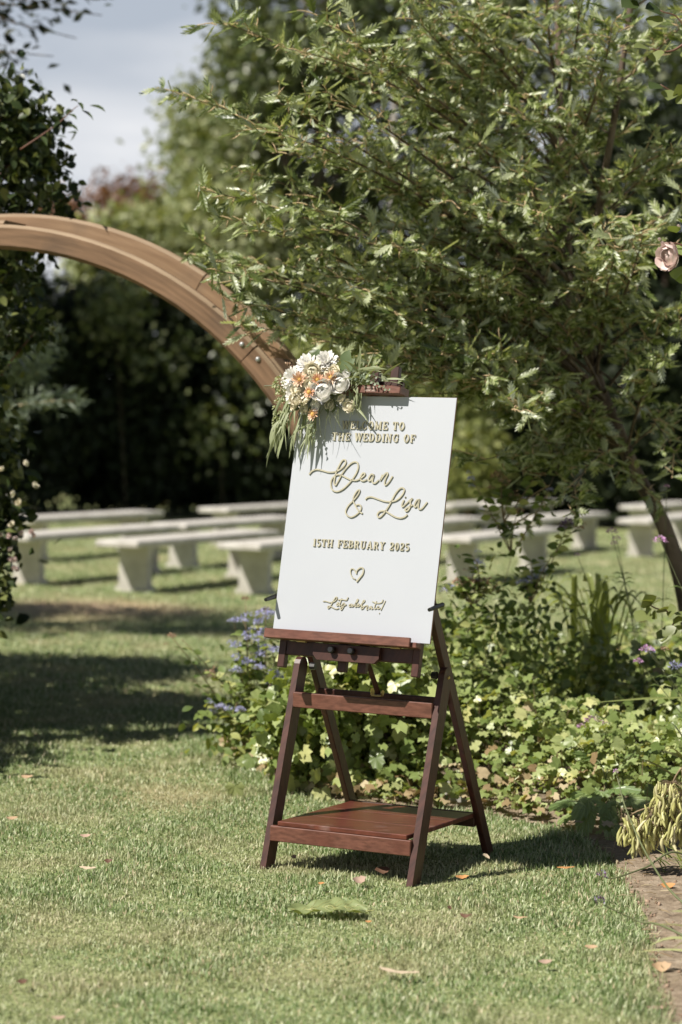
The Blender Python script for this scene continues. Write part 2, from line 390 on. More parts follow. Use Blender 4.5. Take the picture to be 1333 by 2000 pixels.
def tpl(v, f): return np.array(v, float), np.array(f, int)
KITE = tpl([(0, 0, 0), (-.28, .45, .06), (.28, .45, .06), (0, 1, -.06), (0, .5, 0)], [(0, 4, 1), (0, 2, 4), (1, 4, 3), (4, 2, 3)])
OVATE = tpl([(0, 0, 0), (-.24, .22, .05), (-.33, .48, .07), (-.2, .78, .03), (0, 1, -.08), (.2, .78, .03), (.33, .48, .07), (.24, .22, .05), (0, .25, 0), (0, .5, 0), (0, .78, -.03)],
            [(0, 8, 1), (1, 8, 9), (1, 9, 2), (2, 9, 10), (2, 10, 3), (3, 10, 4), (0, 7, 8), (7, 9, 8), (7, 6, 9), (6, 10, 9), (6, 5, 10), (5, 4, 10)])
def lobed():
    v = [(0, 0, 0)]; f = []
    ys = [.1, .26, .42, .58, .74, .88, 1.0]
    for y in ys: v.append((0, y, -.05 * y * y))
    tips = []
    for i, (y0, y1, reach) in enumerate(((.08, .30, .24), (.24, .50, .33), (.40, .68, .33), (.56, .84, .26), (.72, .97, .15))):
        for s in (-1, 1):
            k = len(v); ym = (y0 + y1) / 2
            v += [(0, y0, 0), (s * reach * .55, ym + .02, .04), (s * reach, y1 + .07, .05), (s * reach * .42, ym + .13, .03), (0, y0 + .16, -.02)]
            q = [(k, k + 1, k + 4), (k + 1, k + 3, k + 4), (k + 1, k + 2, k + 3)]
            f += q if s > 0 else [t[::-1] for t in q]
    k = len(v); v += [(-.055, .05, 0), (.055, .05, 0), (0, 1.04, -.06), (0, .5, -.03)]
    f += [(k, k + 1, k + 3), (k + 3, k + 2, k)]
    return tpl([(x * .68, y, z) for x, y, z in v], f)
LOBED = lobed()
SPUR = tpl([(-.05, 0, 0), (.05, 0, 0), (0, 0, .08), (-.05, .55, .1), (.05, .55, .1), (0, .55, .18), (0, 1, 0)], [(0, 1, 4), (0, 4, 3), (1, 2, 5), (1, 5, 4), (2, 0, 3), (2, 3, 5), (3, 4, 6), (4, 5, 6), (5, 3, 6)])
def palm():
    v = [(0, .12, 0)]; ring = []
    out = [(-.10, 0, .0), (-.34, -.08, .10), (-.54, .18, -.06), (-.43, .33, .10), (-.46, .66, -.05), (-.29, .72, .10), (0, .98, -.16), (.29, .72, .10), (.46, .66, -.12), (.43, .33, .10), (.54, .18, -.02), (.34, -.08, .10), (.10, 0, .0)]
    v += out; n = len(out)
    v.append((0, .5, -.02))
    f = [(0, i + 1, i) for i in range(1, 6)] + [(0, n + 1, 6), (0, 8, n + 1), (n + 1, 7, 6), (n + 1, 8, 7)] + [(0, i + 1, i) for i in range(8, n)]
    return tpl(v, f)
PALM = palm()
PETAL = tpl([(-.10, 0, 0), (.10, 0, 0), (-.26, .5, .05), (.26, .5, .05), (-.2, .85, .10), (.2, .85, .10), (0, 1, .14), (0, .5, -.02)],
            [(0, 1, 7), (0, 7, 2), (1, 3, 7), (2, 7, 4), (7, 3, 5), (4, 7, 5), (4, 5, 6)])
CUP = tpl([(-.18, 0, 0), (.18, 0, 0), (-.46, .45, .10), (.46, .45, .10), (-.40, .85, .34), (.40, .85, .34), (0, 1, .45), (0, .45, -.06), (0, .85, .26)],
          [(0, 1, 7), (0, 7, 2), (1, 3, 7), (2, 7, 8), (2, 8, 4), (7, 3, 8), (3, 5, 8), (4, 8, 6), (8, 5, 6)])

def rosette(c, n, rings, tplt, seed):
    """petal rings round centre c facing n; rings = (count, tilt deg from the face plane, length, base radius, width factor)"""
    g = np.random.default_rng(seed); n = unit(n); a0 = np.array((1., 0, 0)) if abs(n[0]) < .8 else np.array((0, 1., 0))
    u = unit(np.cross(n, a0)); w = np.cross(n, u); Vs = []; Fs = []; k = 0
    for cnt, tilt, ln, br, wf in rings:
        th = 2 * np.pi * (np.arange(cnt) + g.uniform(0, 1)) / cnt + g.normal(0, .1, cnt)
        t = np.radians(tilt + g.normal(0, 7, cnt)); rd = np.cos(th)[:, None] * u + np.sin(th)[:, None] * w
        d = rd * np.cos(t)[:, None] + n * np.sin(t)[:, None]; nn = n * np.cos(t)[:, None] - rd * np.sin(t)[:, None]
        s = ln * g.uniform(.88, 1.1, cnt)
        V, F = scatter(*tplt, np.asarray(c) + rd * br, d, nn, np.stack([s * wf, s, s], 1))
        Vs.append(V); Fs.append(F + k); k += len(V)
    return np.concatenate(Vs), np.concatenate(Fs)

def tag(o, label=None, cat=None, group=None, kind=None):
    if label: o['label'] = label
    if cat: o['category'] = cat
    if group: o['group'] = group
    if kind: o['kind'] = kind
    return o

def thing(name, label, cat, loc, group=None):
    o = bpy.data.objects.new(name, None); COL.objects.link(o); o.location = tuple(float(x) for x in loc)
    o.empty_display_size = .2
    bpy.context.view_layer.update
    return tag(o, label, cat, group)

def bez(a, b, c, n=8):
    t = np.linspace(0, 1, n)[:, None]; return (1 - t) ** 2 * a + 2 * t * (1 - t) * b + t * t * c

def spline(P, n=6):
    P = np.asarray(P, float); Q = np.vstack([2 * P[0] - P[1], P, 2 * P[-1] - P[-2]]); out = []
    for i in range(1, len(Q) - 2):
        for t in np.linspace(0, 1, n, endpoint=False):
            p0, p1, p2, p3 = Q[i - 1:i + 3]
            out.append(.5 * (2 * p1 + (p2 - p0) * t + (2 * p0 - 5 * p1 + 4 * p2 - p3) * t * t + (3 * p1 - p0 - 3 * p2 + p3) * t ** 3))
    out.append(P[-1]); return np.array(out)

def randunit(n, g=rng): return unit(g.normal(size=(n, 3)))

# ------------------------------------------------------------------ ground
def heights(x, y): return .012 * np.sin(x * 1.3 + y * .7) * np.sin(y * .9) * np.clip((y - 11) / 6, 0, 1)
gx = np.unique(np.concatenate([np.linspace(-400, -10, 14), np.linspace(-10, 10, 41), np.linspace(10, 400, 14)]))
gy = np.unique(np.concatenate([np.linspace(-60, 0, 6), np.linspace(0, 50, 60), np.linspace(50, 900, 14)]))
GX, GY = np.meshgrid(gx, gy)
GV = np.stack([GX, GY, np.zeros_like(GX)], -1).reshape(-1, 3); nx = len(gx)
GF = []
for j in range(len(gy) - 1):
    for i in range(nx - 1):
        a = j * nx + i; GF += [(a, a + 1, a + nx + 1), (a, a + nx + 1, a + nx)]
tag(tri_mesh('lawn_ground', GV, np.array(GF), M['lawn']), 'mown lawn ground with a worn sandy patch before the benches', kind='structure')

EDGE = np.array([(-.50, 11.3), (-.54, 10.86), (-.34, 10.3), (-.2, 9.92), (.1, 9.5), (.58, 9.42), (.87, 9.05), (.98, 8.4), (.95, 7.43), (.89, 6.73), (.85, 6.15), (.82, 5.4), (.82, 3.0)])
BED = np.vstack([EDGE, [(6, 3.0), (6, 13.6), (2.2, 13.8), (1.2, 13.3), (.3, 12.4), (-.2, 11.7)]])
def inside(P, poly):
    x, y = P[:, 0], P[:, 1]; c = np.zeros(len(P), bool); j = len(poly) - 1
    for i in range(len(poly)):
        xi, yi = poly[i]; xj, yj = poly[j]
        c ^= ((yi > y) != (yj > y)) & (x < (xj - xi) * (y - yi) / (yj - yi + 1e-12) + xi); j = i
    return c
def edge_dist(P, line=EDGE):
    d = np.full(len(P), 1e9)
    for a, b in zip(line[:-1], line[1:]):
        ab = b - a; t = np.clip(((P[:, :2] - a) @ ab) / (ab @ ab), 0, 1)
        d = np.minimum(d, np.linalg.norm(P[:, :2] - a - t[:, None] * ab, axis=1))
    return d
# the soil of the bed: a crumbly sheet a little above the lawn sheet
sx, sy = np.meshgrid(np.arange(-.7, 3.6, .03), np.arange(4.6, 13.6, .03))
SP = np.stack([sx.ravel(), sy.ravel()], 1); ins = inside(SP, BED); ed = edge_dist(SP)
nzv = (np.sin(SP[:, 0] * 31 + 3 * np.sin(SP[:, 1] * 17)) * np.sin(SP[:, 1] * 27 + 2 * np.sin(SP[:, 0] * 13)) + rng.normal(0, .55, len(SP)))
hz = .006 + np.clip(ed, 0, .25) * .06 + nzv * .0045 * np.clip(ed / .05, 0.1, 1)
SV = np.column_stack([SP, np.maximum(hz, .004)]); cols = sx.shape[1]; rows = sx.shape[0]
a = (np.arange(rows - 1)[:, None] * cols + np.arange(cols - 1)[None]).ravel()
ok = ins[a] & ins[a + 1] & ins[a + cols] & ins[a + cols + 1]; a = a[ok]
SF = np.concatenate([np.stack([a, a + 1, a + cols + 1], 1), np.stack([a, a + cols + 1, a + cols], 1)])
use = np.unique(SF); remap = np.zeros(len(SV), int); remap[use] = np.arange(len(use))
tag(tri_mesh('flower_bed_soil', SV[use], remap[SF], M['soil'], smooth=True), 'bare crumbly soil of the flower bed', kind='structure')

# lawn grass: short blades, thinner with distance
def grass_zone(y0, y1, dens, ln, wd, marg):
    area = (y1 - y0) * (2 * (.145 * (y0 + y1) / 2 + marg)); n = int(area * dens)
    y = rng.uniform(y0, y1, int(n * 1.0)); hw = .145 * y + marg
    x = rng.uniform(-1, 1, len(y)) * hw
    P = np.column_stack([x, y]); d = edge_dist(P); inb = inside(P, BED)
    keep = ~inb | (d < .03 * rng.uniform(0, 1.6, len(y)))
    bare = np.linalg.norm((P - (-2.0, 19.2)) * (1, .75), axis=1) < rng.uniform(.1, 1.0, len(P))
    keep &= ~bare | (rng.uniform(size=len(P)) < .35)
    P = P[keep]; d = d[keep]; n = len(P)
    lush = 1 + .9 * np.clip(1 - d / .22, 0, 1)
    clump = .75 + .35 * np.sin(P[:, 0] * 9 + 2 * np.sin(P[:, 1] * 5)) * np.sin(P[:, 1] * 7.3)
    L = rng.uniform(*ln, n) * lush * np.clip(clump, .5, 1.2)
    th = rng.uniform(0, 2 * np.pi, n); lean = np.abs(rng.normal(0, .75, n)) + .15; lean = np.minimum(lean, 1.35)
    h = np.stack([np.cos(th), np.sin(th), np.zeros(n)], 1)
    base = np.column_stack([P, np.full(n, -.002)])
    mid = base + L[:, None] * .55 * (h * np.sin(lean * .6)[:, None] + np.array((0, 0, 1.)) * np.cos(lean * .6)[:, None])
    tip = mid + L[:, None] * .5 * (h * np.sin(np.minimum(lean * 1.5, 1.7))[:, None] + np.array((0, 0, 1.)) * np.cos(np.minimum(lean * 1.5, 1.7))[:, None])
    tw = th + np.pi / 2 + rng.normal(0, .5, n); s = np.stack([np.cos(tw), np.sin(tw), np.zeros(n)], 1) * (rng.uniform(*wd, n) / 2)[:, None]
    V = np.stack([base - s, base + s, mid - s * .85, mid + s * .85, tip], 1).reshape(-1, 3)
    F = np.array([(0, 1, 3), (0, 3, 2), (2, 3, 4)])[None] + (np.arange(n) * 5)[:, None, None]
    return V, F.reshape(-1, 3)
gv = []; gf = []; k = 0
for z in ((4.8, 7.2, 17500, (.010, .031), (.0026, .0054), .5), (7.2, 9.8, 16500, (.010, .032), (.0028, .0056), .5), (9.8, 13, 7500, (.016, .038), (.0036, .0064), .5), (13, 19, 2600, (.022, .05), (.005, .009), .5), (19, 36, 900, (.02, .045), (.008, .016), .6)):
    V, F = grass_zone(*z); gv.append(V); gf.append(F + k); k += len(V)
tag(tri_mesh('grass', np.concatenate(gv), np.concatenate(gf), M['grass']), 'short pale green lawn grass with straw coloured patches', 'grass', kind='stuff')

# ------------------------------------------------------------------ background trees and shrubs
def crown_points(c, r, n_clump, per, clump_r, g, shell=.55, flat=.8):
    u = unit(g.normal(size=(n_clump, 3))); rad = g.uniform(shell, 1, n_clump) ** .6
    cc = np.asarray(c) + u * rad[:, None] * np.asarray(r)
    off = g.normal(size=(n_clump, per, 3)) * clump_r * np.array((1, 1, flat)) * g.uniform(.6, 1.3, (n_clump, 1, 1))
    out = unit(cc - np.asarray(c))
    return (cc[:, None] + off).reshape(-1, 3), np.repeat(out, per, 0), cc

def tree(name, label, cat, base, crowns, mat, leaf=.13, bark='bark', trunk_r=.16, seed=1, group=None, limbs=10, template=KITE, clip_low=.15):
    """crowns: (centre, radii, clumps, leaves per clump, clump radius)"""
    g = np.random.default_rng(seed); base = np.asarray(base, float)
    t = thing(name, label, cat, base, group)
    Vs = []; Fs = []; k = 0; cl = []
    for c, r, nc, per, crad in crowns:
        P, out, cc = crown_points(c, r, nc, per, crad, g); cl.append(cc)
        keep = P[:, 2] > clip_low; P = P[keep]; out = out[keep]; n = len(P)
        d = unit(out * .6 + g.normal(size=(n, 3)) * .8 + np.array((0, 0, -.25))); nn = unit(out * .5 + g.normal(size=(n, 3)) * .55 + np.array((0, 0, .7)))
        V, F = scatter(*template, P, d, nn, leaf * g.uniform(.65, 1.3, n)); Vs.append(V); Fs.append(F + k); k += len(V)
    tri_mesh('crown', np.concatenate(Vs), np.concatenate(Fs), M[mat], t)
    top = np.asarray(crowns[0][0]) + np.array((0, 0, crowns[0][1][2] * .3))
    m = MB(); path = bez(base - (0, 0, .05), (base + top) / 2 + g.normal(size=3) * (.12, .12, 0), top, 9)
    m.tube(path, np.linspace(trunk_r, trunk_r * .3, 9), 8); m.build('trunk', M[bark], t, True)
    if limbs:
        m = MB(); cc = np.concatenate(cl)
        for q in cc[g.choice(len(cc), min(limbs, len(cc)), replace=False)]:
            s = path[g.integers(3, 8)]; m.tube(bez(s, (s + q) / 2 + (0, 0, .2), q, 6), np.linspace(trunk_r * .32, .01, 6), 5)
        m.build('limb', M[bark], t, True)
    return t
BT = 'trees and tall shrubs closing the garden'
def sp(px, py, d): return site(px, py, d)
def at_ground(px, d): p = site(px, 900, d); return (p[0], p[1], 0)
def far(px, py, d, *rad): return (sp(px, py, d), tuple(r * d / 31 for r in rad))
def cr(px, py, d, rx, ry, rz, nc, per, cr_): c, r = far(px, py, d, rx, ry, rz); return (c, r, nc, per, cr_ * d / 31)
tree('broadleaf_tree', 'tall dark green tree rising behind the oak-leaved tree to the top of the picture', 'tree', at_ground(600, 43),
     [cr(640, -60, 43, 1.45, 1.6, 1.9, 170, 60, .24), cr(535, 140, 42.5, .72, 1.0, .6, 50, 60, .19), cr(800, 60, 44, 1.6, 1.5, 2.0, 130, 55, .28)], 'bg_tall', .19, seed=3, trunk_r=.2, group=BT)
tree('broadleaf_tree', 'round olive green tree left of the tall dark tree, edge against the sky', 'tree', at_ground(430, 45),
     [cr(455, 320, 45, .76, 1.2, .75, 100, 55, .19), cr(390, 250, 45.5, .36, .8, .6, 34, 50, .17), cr(520, 400, 45, 1.1, 1.2, 1.0, 90, 55, .24)], 'bg_mid', .17, seed=4, trunk_r=.13, group=BT)
tree('pale_shrub', 'pale sunlit bushy tree just above the wooden arch', 'tree', at_ground(320, 42),
     [cr(270, 500, 42, .75, 1.0, .48, 100, 55, .17), cr(430, 490, 42.5, .8, 1.0, .75, 90, 55, .2)], 'bg_pale', .18, seed=5, trunk_r=.1, group=BT)
tree('copper_shrub', 'copper red foliage peeping over the pale tree in the sky gap', 'shrub', at_ground(245, 52), [cr(245, 395, 52, .42, .7, .22, 30, 40, .14)], 'bg_copper', .17, seed=6, trunk_r=.08, group=BT)
tree('copper_shrub', 'rusty brown foliage top beside the dark climber in the sky gap', 'shrub', at_ground(150, 51), [cr(140, 420, 51, .30, .7, .24, 24, 40, .14)], 'bg_copper', .17, seed=7, trunk_r=.08, group=BT)
k = 0
EV = [(-30, 39, 560, 'dark evergreen at the left end, behind the leaning conifer branch'), (70, 38, 545, 'dark evergreen seen just right of the pale conifer trunk'), (180, 39.5, 540, 'dark evergreen seen through the left of the arch'), (290, 38.5, 565, 'dark evergreen in the middle of the arch opening'),
      (400, 39.5, 590, 'dark evergreen in the right half of the arch opening'), (500, 38.5, 620, 'dark evergreen behind the right shoulder of the arch'), (610, 40, 660, 'dark evergreen directly behind the bouquet'), (740, 41, 700, 'dark evergreen rising just above the top edge of the sign'), (980, 40, 700, 'dark evergreen between sign and slanting trunk'), (1090, 38.5, 640, 'dark evergreen left of the slanting trunk'), (1210, 38, 600, 'dark evergreen behind the slanting trunk'), (1340, 38.5, 560, 'dark evergreen at the right end behind the rose')]
for px, d, ty, lab in EV:
    top = sp(px, ty, d)[2]; b = at_ground(px, d); h = top / 2
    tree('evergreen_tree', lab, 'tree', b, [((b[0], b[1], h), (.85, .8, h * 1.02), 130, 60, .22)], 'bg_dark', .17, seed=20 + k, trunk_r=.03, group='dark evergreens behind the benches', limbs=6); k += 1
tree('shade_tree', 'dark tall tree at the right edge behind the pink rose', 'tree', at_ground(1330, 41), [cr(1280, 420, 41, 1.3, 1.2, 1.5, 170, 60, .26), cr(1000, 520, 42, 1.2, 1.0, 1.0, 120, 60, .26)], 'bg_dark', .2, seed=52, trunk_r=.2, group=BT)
tree('loose_shrub', 'loose green shrub catching sun in the left of the arch opening', 'shrub', at_ground(250, 37.4), [cr(225, 620, 37.3, .42, .4, .34, 26, 26, .15), cr(320, 700, 37.3, .36, .4, .26, 12, 20, .16)], 'bg_tall', .13, seed=53, trunk_r=.006, group=BT, limbs=0)
tree('loose_shrub', 'loose shrub with few leaves deep in the shade below the arch', 'shrub', at_ground(440, 37), [cr(430, 850, 37, .5, .4, .35, 12, 20, .16), cr(500, 720, 37, .4, .4, .4, 14, 20, .16)], 'bg_tall', .12, seed=54, trunk_r=.006, group=BT, limbs=0)
hd = thing('hedge', 'long tall dark hedge closing the garden behind the evergreens', 'hedge', (0, 49, 0))
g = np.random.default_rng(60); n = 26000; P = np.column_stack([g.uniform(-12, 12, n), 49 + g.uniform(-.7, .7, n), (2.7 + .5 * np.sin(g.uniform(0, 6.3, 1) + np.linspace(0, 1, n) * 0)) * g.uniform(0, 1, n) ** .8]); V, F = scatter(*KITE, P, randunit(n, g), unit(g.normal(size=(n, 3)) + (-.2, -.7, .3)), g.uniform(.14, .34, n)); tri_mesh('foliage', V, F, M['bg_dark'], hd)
tree('yellowish_shrub', 'yellow-green sunlit shrub behind the bouquet and the top of the sign', 'shrub', at_ground(680, 36.5), [cr(655, 690, 36.5, .55, .6, .5, 60, 50, .16), cr(760, 620, 37, .7, .7, .6, 60, 50, .18)], 'bg_yellow', .13, seed=40, trunk_r=.06, group=BT)
tree('yellowish_shrub', 'yellow-green sunlit shrub beside the right edge of the sign', 'shrub', at_ground(915, 36), [cr(915, 900, 36, .36, .6, .45, 50, 50, .13), cr(880, 780, 36.4, .45, .6, .45, 40, 50, .14)], 'bg_yellow', .13, seed=41, trunk_r=.06, group=BT)
tree('broadleaf_tree', 'large mid green tree filling the upper right behind the oak-leaved tree', 'tree', at_ground(1120, 43), [cr(1120, 240, 43, 2.0, 1.4, 2.4, 230, 55, .3)], 'bg_tall', .2, seed=42, trunk_r=.18, group=BT)
tree('broadleaf_tree', 'mid green tree below the tall one, right of the arch', 'tree', at_ground(650, 44), [cr(650, 500, 44, 1.35, 1.1, 1.1, 130, 55, .25)], 'bg_tall', .18, seed=43, trunk_r=.12, group=BT)
tree('shade_tree', 'tall dark tree added out of view at the far left to shade the benches end', 'tree', (-9.4, 34.5, 0), [((-9.4, 34.5, 7.2), (2.6, 2.4, 2.6), 200, 55, .4)], 'bg_dark', .2, seed=50, trunk_r=.25, group=BT)  # unseen tree, added so its crown keeps sun off the background
tree('shade_tree', 'second dark tree added out of view at the far left to shade the evergreens', 'tree', (-7.1, 36.5, 0), [((-7.1, 36.6, 5.6), (1.7, 1.6, 2.4), 150, 55, .35)], 'bg_dark', .18, seed=51, trunk_r=.2, group=BT)  # also unseen, added to darken the evergreens with its shadow
# slim grey pole among the trees
t = thing('garden_pole', 'thin grey upright pole among the trees above the sign', 'pole', at_ground(764, 24))
m = MB(); a0, b0 = np.array(at_ground(764, 24)), sp(770, 185, 24); m.tube(np.linspace(a0, b0, 5), [.034, .034, .033, .032, .03], 10); m.build('shaft', M['grey_bark'], t, True)
m = MB(); m.ball(b0, (.036, .036, .03)); m.build('cap', M['grey_bark'], t, True)

# left side: conifer, overhanging tree, climbing rose, border shrubs
def conifer():
    g = np.random.default_rng(70); base = np.array((-3.5, 16.9, 0)); t = thing('conifer', 'blue-green conifer whose needled branches reach in behind the climbing rose', 'tree', base)
    m = MB(); top = base + (0, 0, 3.2); m.tube(np.linspace(base, top, 6), np.linspace(.075, .05, 6), 9); m.build('trunk', M['bark'], t, True)
    Vs = []; Fs = []; k = 0; mb = MB()
    for (x0, y0, x1, y1, dd) in ((-40, 745, 95, 700, 16.7), (-40, 720, 80, 690, 16.5), (-60, 830, 155, 785, 16.4), (-30, 770, 75, 730, 16.9), (-50, 870, 30, 835, 16.6), (-60, 690, 110, 660, 17.2), (-60, 660, 60, 640, 17)):
        a, c = sp(x0, y0, dd), sp(x1, y1, dd - .2); path = bez(a, (a + c) / 2 + (0, 0, .12), c, 14); mb.tube(bez(base + (0, 0, a[2] - .25), (base + a) / 2 + (0, 0, a[2] / 2), a, 6), .013, 5); mb.tube(path, np.linspace(.012, .003, 14), 5)
        n = 420; ti = g.uniform(.15, 1, n); idx = np.clip((ti * 13).astype(int), 0, 12); P = path[idx] + (path[idx + 1] - path[idx]) * g.uniform(0, 1, (n, 1)) + g.normal(size=(n, 3)) * .035
        d = unit((c - a) * .8 / np.linalg.norm(c - a) + g.normal(size=(n, 3)) * .55); V, F = scatter(*KITE, P, d, randunit(n, g), np.stack([np.full(n, .022), g.uniform(.05, .10, n), np.full(n, .02)], 1))
        Vs.append(V); Fs.append(F + k); k += len(V)
    tri_mesh('needles', np.concatenate(Vs), np.concatenate(Fs), M['needle'], t); mb.build('branch', M['twig'], t, True)
conifer()
tree('pale_trunk_tree', 'tree with a whitish trunk far behind the conifer branches at the left edge', 'tree', at_ground(36, 31), [cr(-40, 560, 31, .6, .5, .6, 50, 45, .2)], 'bg_dark', .14, bark='pale_bark', seed=55, trunk_r=.085, group=BT, limbs=4)

def overhang():
    g = np.random.default_rng(71); base = np.array((-6.0, 15.8, 0)); t = thing('overhanging_tree', 'dark tree whose thin leafy branches hang into the top left corner', 'tree', base)
    m = MB(); top = base + (.1, .1, 5.2); m.tube(bez(base, base + (.2, 0, 2.6), top, 9), np.linspace(.17, .06, 9), 9); m.build('trunk', M['bark'], t, True)
    mb = MB(); Vs = []; Fs = []; k = 0
    tips = [(255, -5), (200, 30), (150, 75), (105, 110), (60, 150), (55, 200), (10, 90), (15, 20), (120, 10), (70, 60), (160, -30), (30, 240), (-60, 60), (-90, 160), (-60, -60), (60, -60)]
    for px, py in tips:
        tip = sp(px, py, 15.4 + g.uniform(-.4, .5)); s = base + (top - base) * g.uniform(.6, .95); path = bez(s, (s + tip) / 2 + (0, 0, .35), tip, 14); mb.tube(path, np.linspace(.022, .003, 14), 5)
        n = 190; ti = g.uniform(.45, 1, n); idx = np.clip((ti * 13).astype(int), 0, 12); P = path[idx] + g.normal(size=(n, 3)) * (.13, .13, .07)
        d = unit(g.normal(size=(n, 3)) + (tip - s) * .5 + np.array((0, 0, -.3))); V, F = scatter(*KITE, P, d, unit(g.normal(size=(n, 3)) * .6 + np.array((0, 0, 1))), g.uniform(.05, .10, n))
        Vs.append(V); Fs.append(F + k); k += len(V)
    P, out, cc = crown_points(top + np.array((-.1, .1, -.2)), (1.7, 1.5, 1.1), 120, 60, .24, g); n = len(P)
    V, F = scatter(*KITE, P, unit(out + g.normal(size=(n, 3))), unit(g.normal(size=(n, 3)) * .6 + np.array((0, 0, 1))), g.uniform(.07, .13, n)); Vs.append(V); Fs.append(F + k)
    tri_mesh('foliage', np.concatenate(Vs), np.concatenate(Fs), M['bg_dark'], t); mb.build('branch', M['bark'], t, True)
overhang()

def flower_ball(c, r, n, mat, name, parent, g, size=.3, flat=1.0, tplt=PETAL):
    """head of many small florets"""
    u = unit(g.normal(size=(n, 3))); u[:, 2] = np.abs(u[:, 2]) * .9 - .15; u = unit(u)
    P = np.asarray(c) + u * r * np.array((1, 1, flat)) * g.uniform(.55, 1, (n, 1))
    V, F = scatter(*tplt, P, unit(u + g.normal(size=(n, 3)) * .5), unit(g.normal(size=(n, 3))), r * size * g.uniform(.8, 1.3, n))
    return tri_mesh(name, V, F, M[mat], parent)

def climbing_rose():
    g = np.random.default_rng(72); base = np.array((-1.95, 11.0, 0)); t = thing('climbing_rose', 'tall dark climbing rose with small blush buds at the left edge', 'rose bush', base)
    mb = MB(); Vs = []; Fs = []; k = 0
    cl = []
    for px, py, d, rx, ry, n in ((20, 200, 11, 60, 60, 260), (60, 260, 11.1, 60, 60, 300), (20, 320, 11, 70, 70, 330), (85, 330, 11.3, 45, 60, 220), (40, 420, 11.1, 70, 60, 260), (100, 400, 11.5, 50, 30, 120), (0, 520, 11, 50, 80, 260), (30, 640, 11.2, 35, 60, 110), (75, 640, 11.2, 35, 35, 90),
                               (-10, 780, 11.1, 30, 90, 150), (-5, 920, 11.2, 30, 70, 180), (5, 1000, 11.2, 38, 60, 260), (-10, 1080, 11.1, 26, 50, 160), (-60, 980, 11.1, 90, 130, 420), (-80, 300, 11, 90, 160, 420), (-90, 620, 11, 80, 160, 300), (-90, 1200, 11.1, 70, 110, 300), (0, 1160, 11, 16, 30, 70), (5, 900, 11.3, 25, 60, 160), (20, 560, 11.4, 50, 50, 200), (60, 470, 11.4, 60, 30, 240), (40, 260, 11.4, 60, 60, 300), (-30, 860, 11.2, 60, 60, 200)):
        c = sp(px, py, d); P = c + g.normal(size=(n, 3)) * np.array((rx, 160 * .35, ry)) / 430 * .55; cl.append(c); V, F = scatter(*OVATE, P, unit(g.normal(size=(n, 3)) + (.3, -.2, -.5)), unit(g.normal(size=(n, 3)) * .6 + (-.3, -.3, .8)), g.uniform(.035, .07, n)); Vs.append(V); Fs.append(F + k); k += len(V)
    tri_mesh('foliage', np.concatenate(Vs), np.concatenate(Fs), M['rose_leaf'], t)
    for c in cl:
        s = base + (g.uniform(-.1, .1), g.uniform(-.1, .1), 0); mb.tube(bez(s, np.array((s[0] - .05, s[1], c[2] * .7)), c, 8), np.linspace(.014, .004, 8), 5)
    mb.build('cane', M['reddish_twig'], t, True)
    # the free sprig against the sky
    A = [sp(x, y, 10.6) for x, y in ((40, 292), (85, 262), (118, 238), (140, 217), (153, 206))]
    m = MB(); m.tube(spline(A, 4), np.linspace(.004, .0015, 17), 5); m.build('sprig_stem', M['reddish_twig'], t, True)
    for (x0, y0, x1, y1, wd) in ((175, 206, 205, 214, .022), (160, 216, 182, 230, .016), (131, 244, 152, 252, .02), (134, 224, 150, 230, .02), (153, 200, 163, 213, .02), (152, 199, 140, 194, .014), (125, 215, 120, 208, .016), (118, 238, 105, 248, .02), (95, 254, 82, 238, .022), (80, 266, 92, 282, .026)):
        p, q = sp(x0, y0, 10.6), sp(x1, y1, 10.5); L = np.linalg.norm(q - p); V, F = scatter(*OVATE, p[None], (q - p)[None], np.array([(.1, -.55, .8)]), np.array([(max(wd, .012) * 1.5, L * 1.05, L)])); tri_mesh('leaf', V, F, M['rose_leaf'], t)
    for i, (px, py) in enumerate(((4, 1047), (20, 1046), (45, 1043), (30, 1048), (62, 1040), (70, 1046), (22, 1075), (26, 1094), (33, 1093), (22, 1094), (28, 1112), (36, 1110), (66, 950), (30, 965), (24, 1028), (55, 902), (4, 920), (38, 984))):
        c = sp(px, py, 11.0); n = unit(g.normal(size=3) * .5 + (-.4, -.6, .5)); r = .017 if i < 12 else .022; V, F = rosette(c, n, [(5, 25, r, .002, 1), (5, 60, r * .9, .002, 1)], CUP, 100 + i); tri_mesh('rosebud', V, F, M['pink_petal' if i < 12 else 'cream_petal'], t)
climbing_rose()
SB = 'border shrubs along the left of the lawn'
for i, (x, y, z, rx, ry, rz, lab) in enumerate(((-2.7, 11.8, 1.3, .75, .9, 1.3, 'dark rounded border shrub behind the climbing rose'), (-3.15, 13.6, 1.4, .85, 1.0, 1.4, 'larger dark border shrub farther along the left lawn edge'), (-4.7, 17.6, 1.5, .9, .8, 1.5, 'dark border shrub level with the sandy patch'), (-2.75, 10.3, .6, .6, .7, .6, 'low dark border shrub nearest the camera on the left'))):
    tree('border_shrub', lab, 'shrub', (x, y, 0), [((x, y, z), (rx, ry, rz), 150, 60, .18)], 'rose_leaf', .095, seed=80 + i, trunk_r=.03, group=SB, limbs=5, template=OVATE, clip_low=.02)

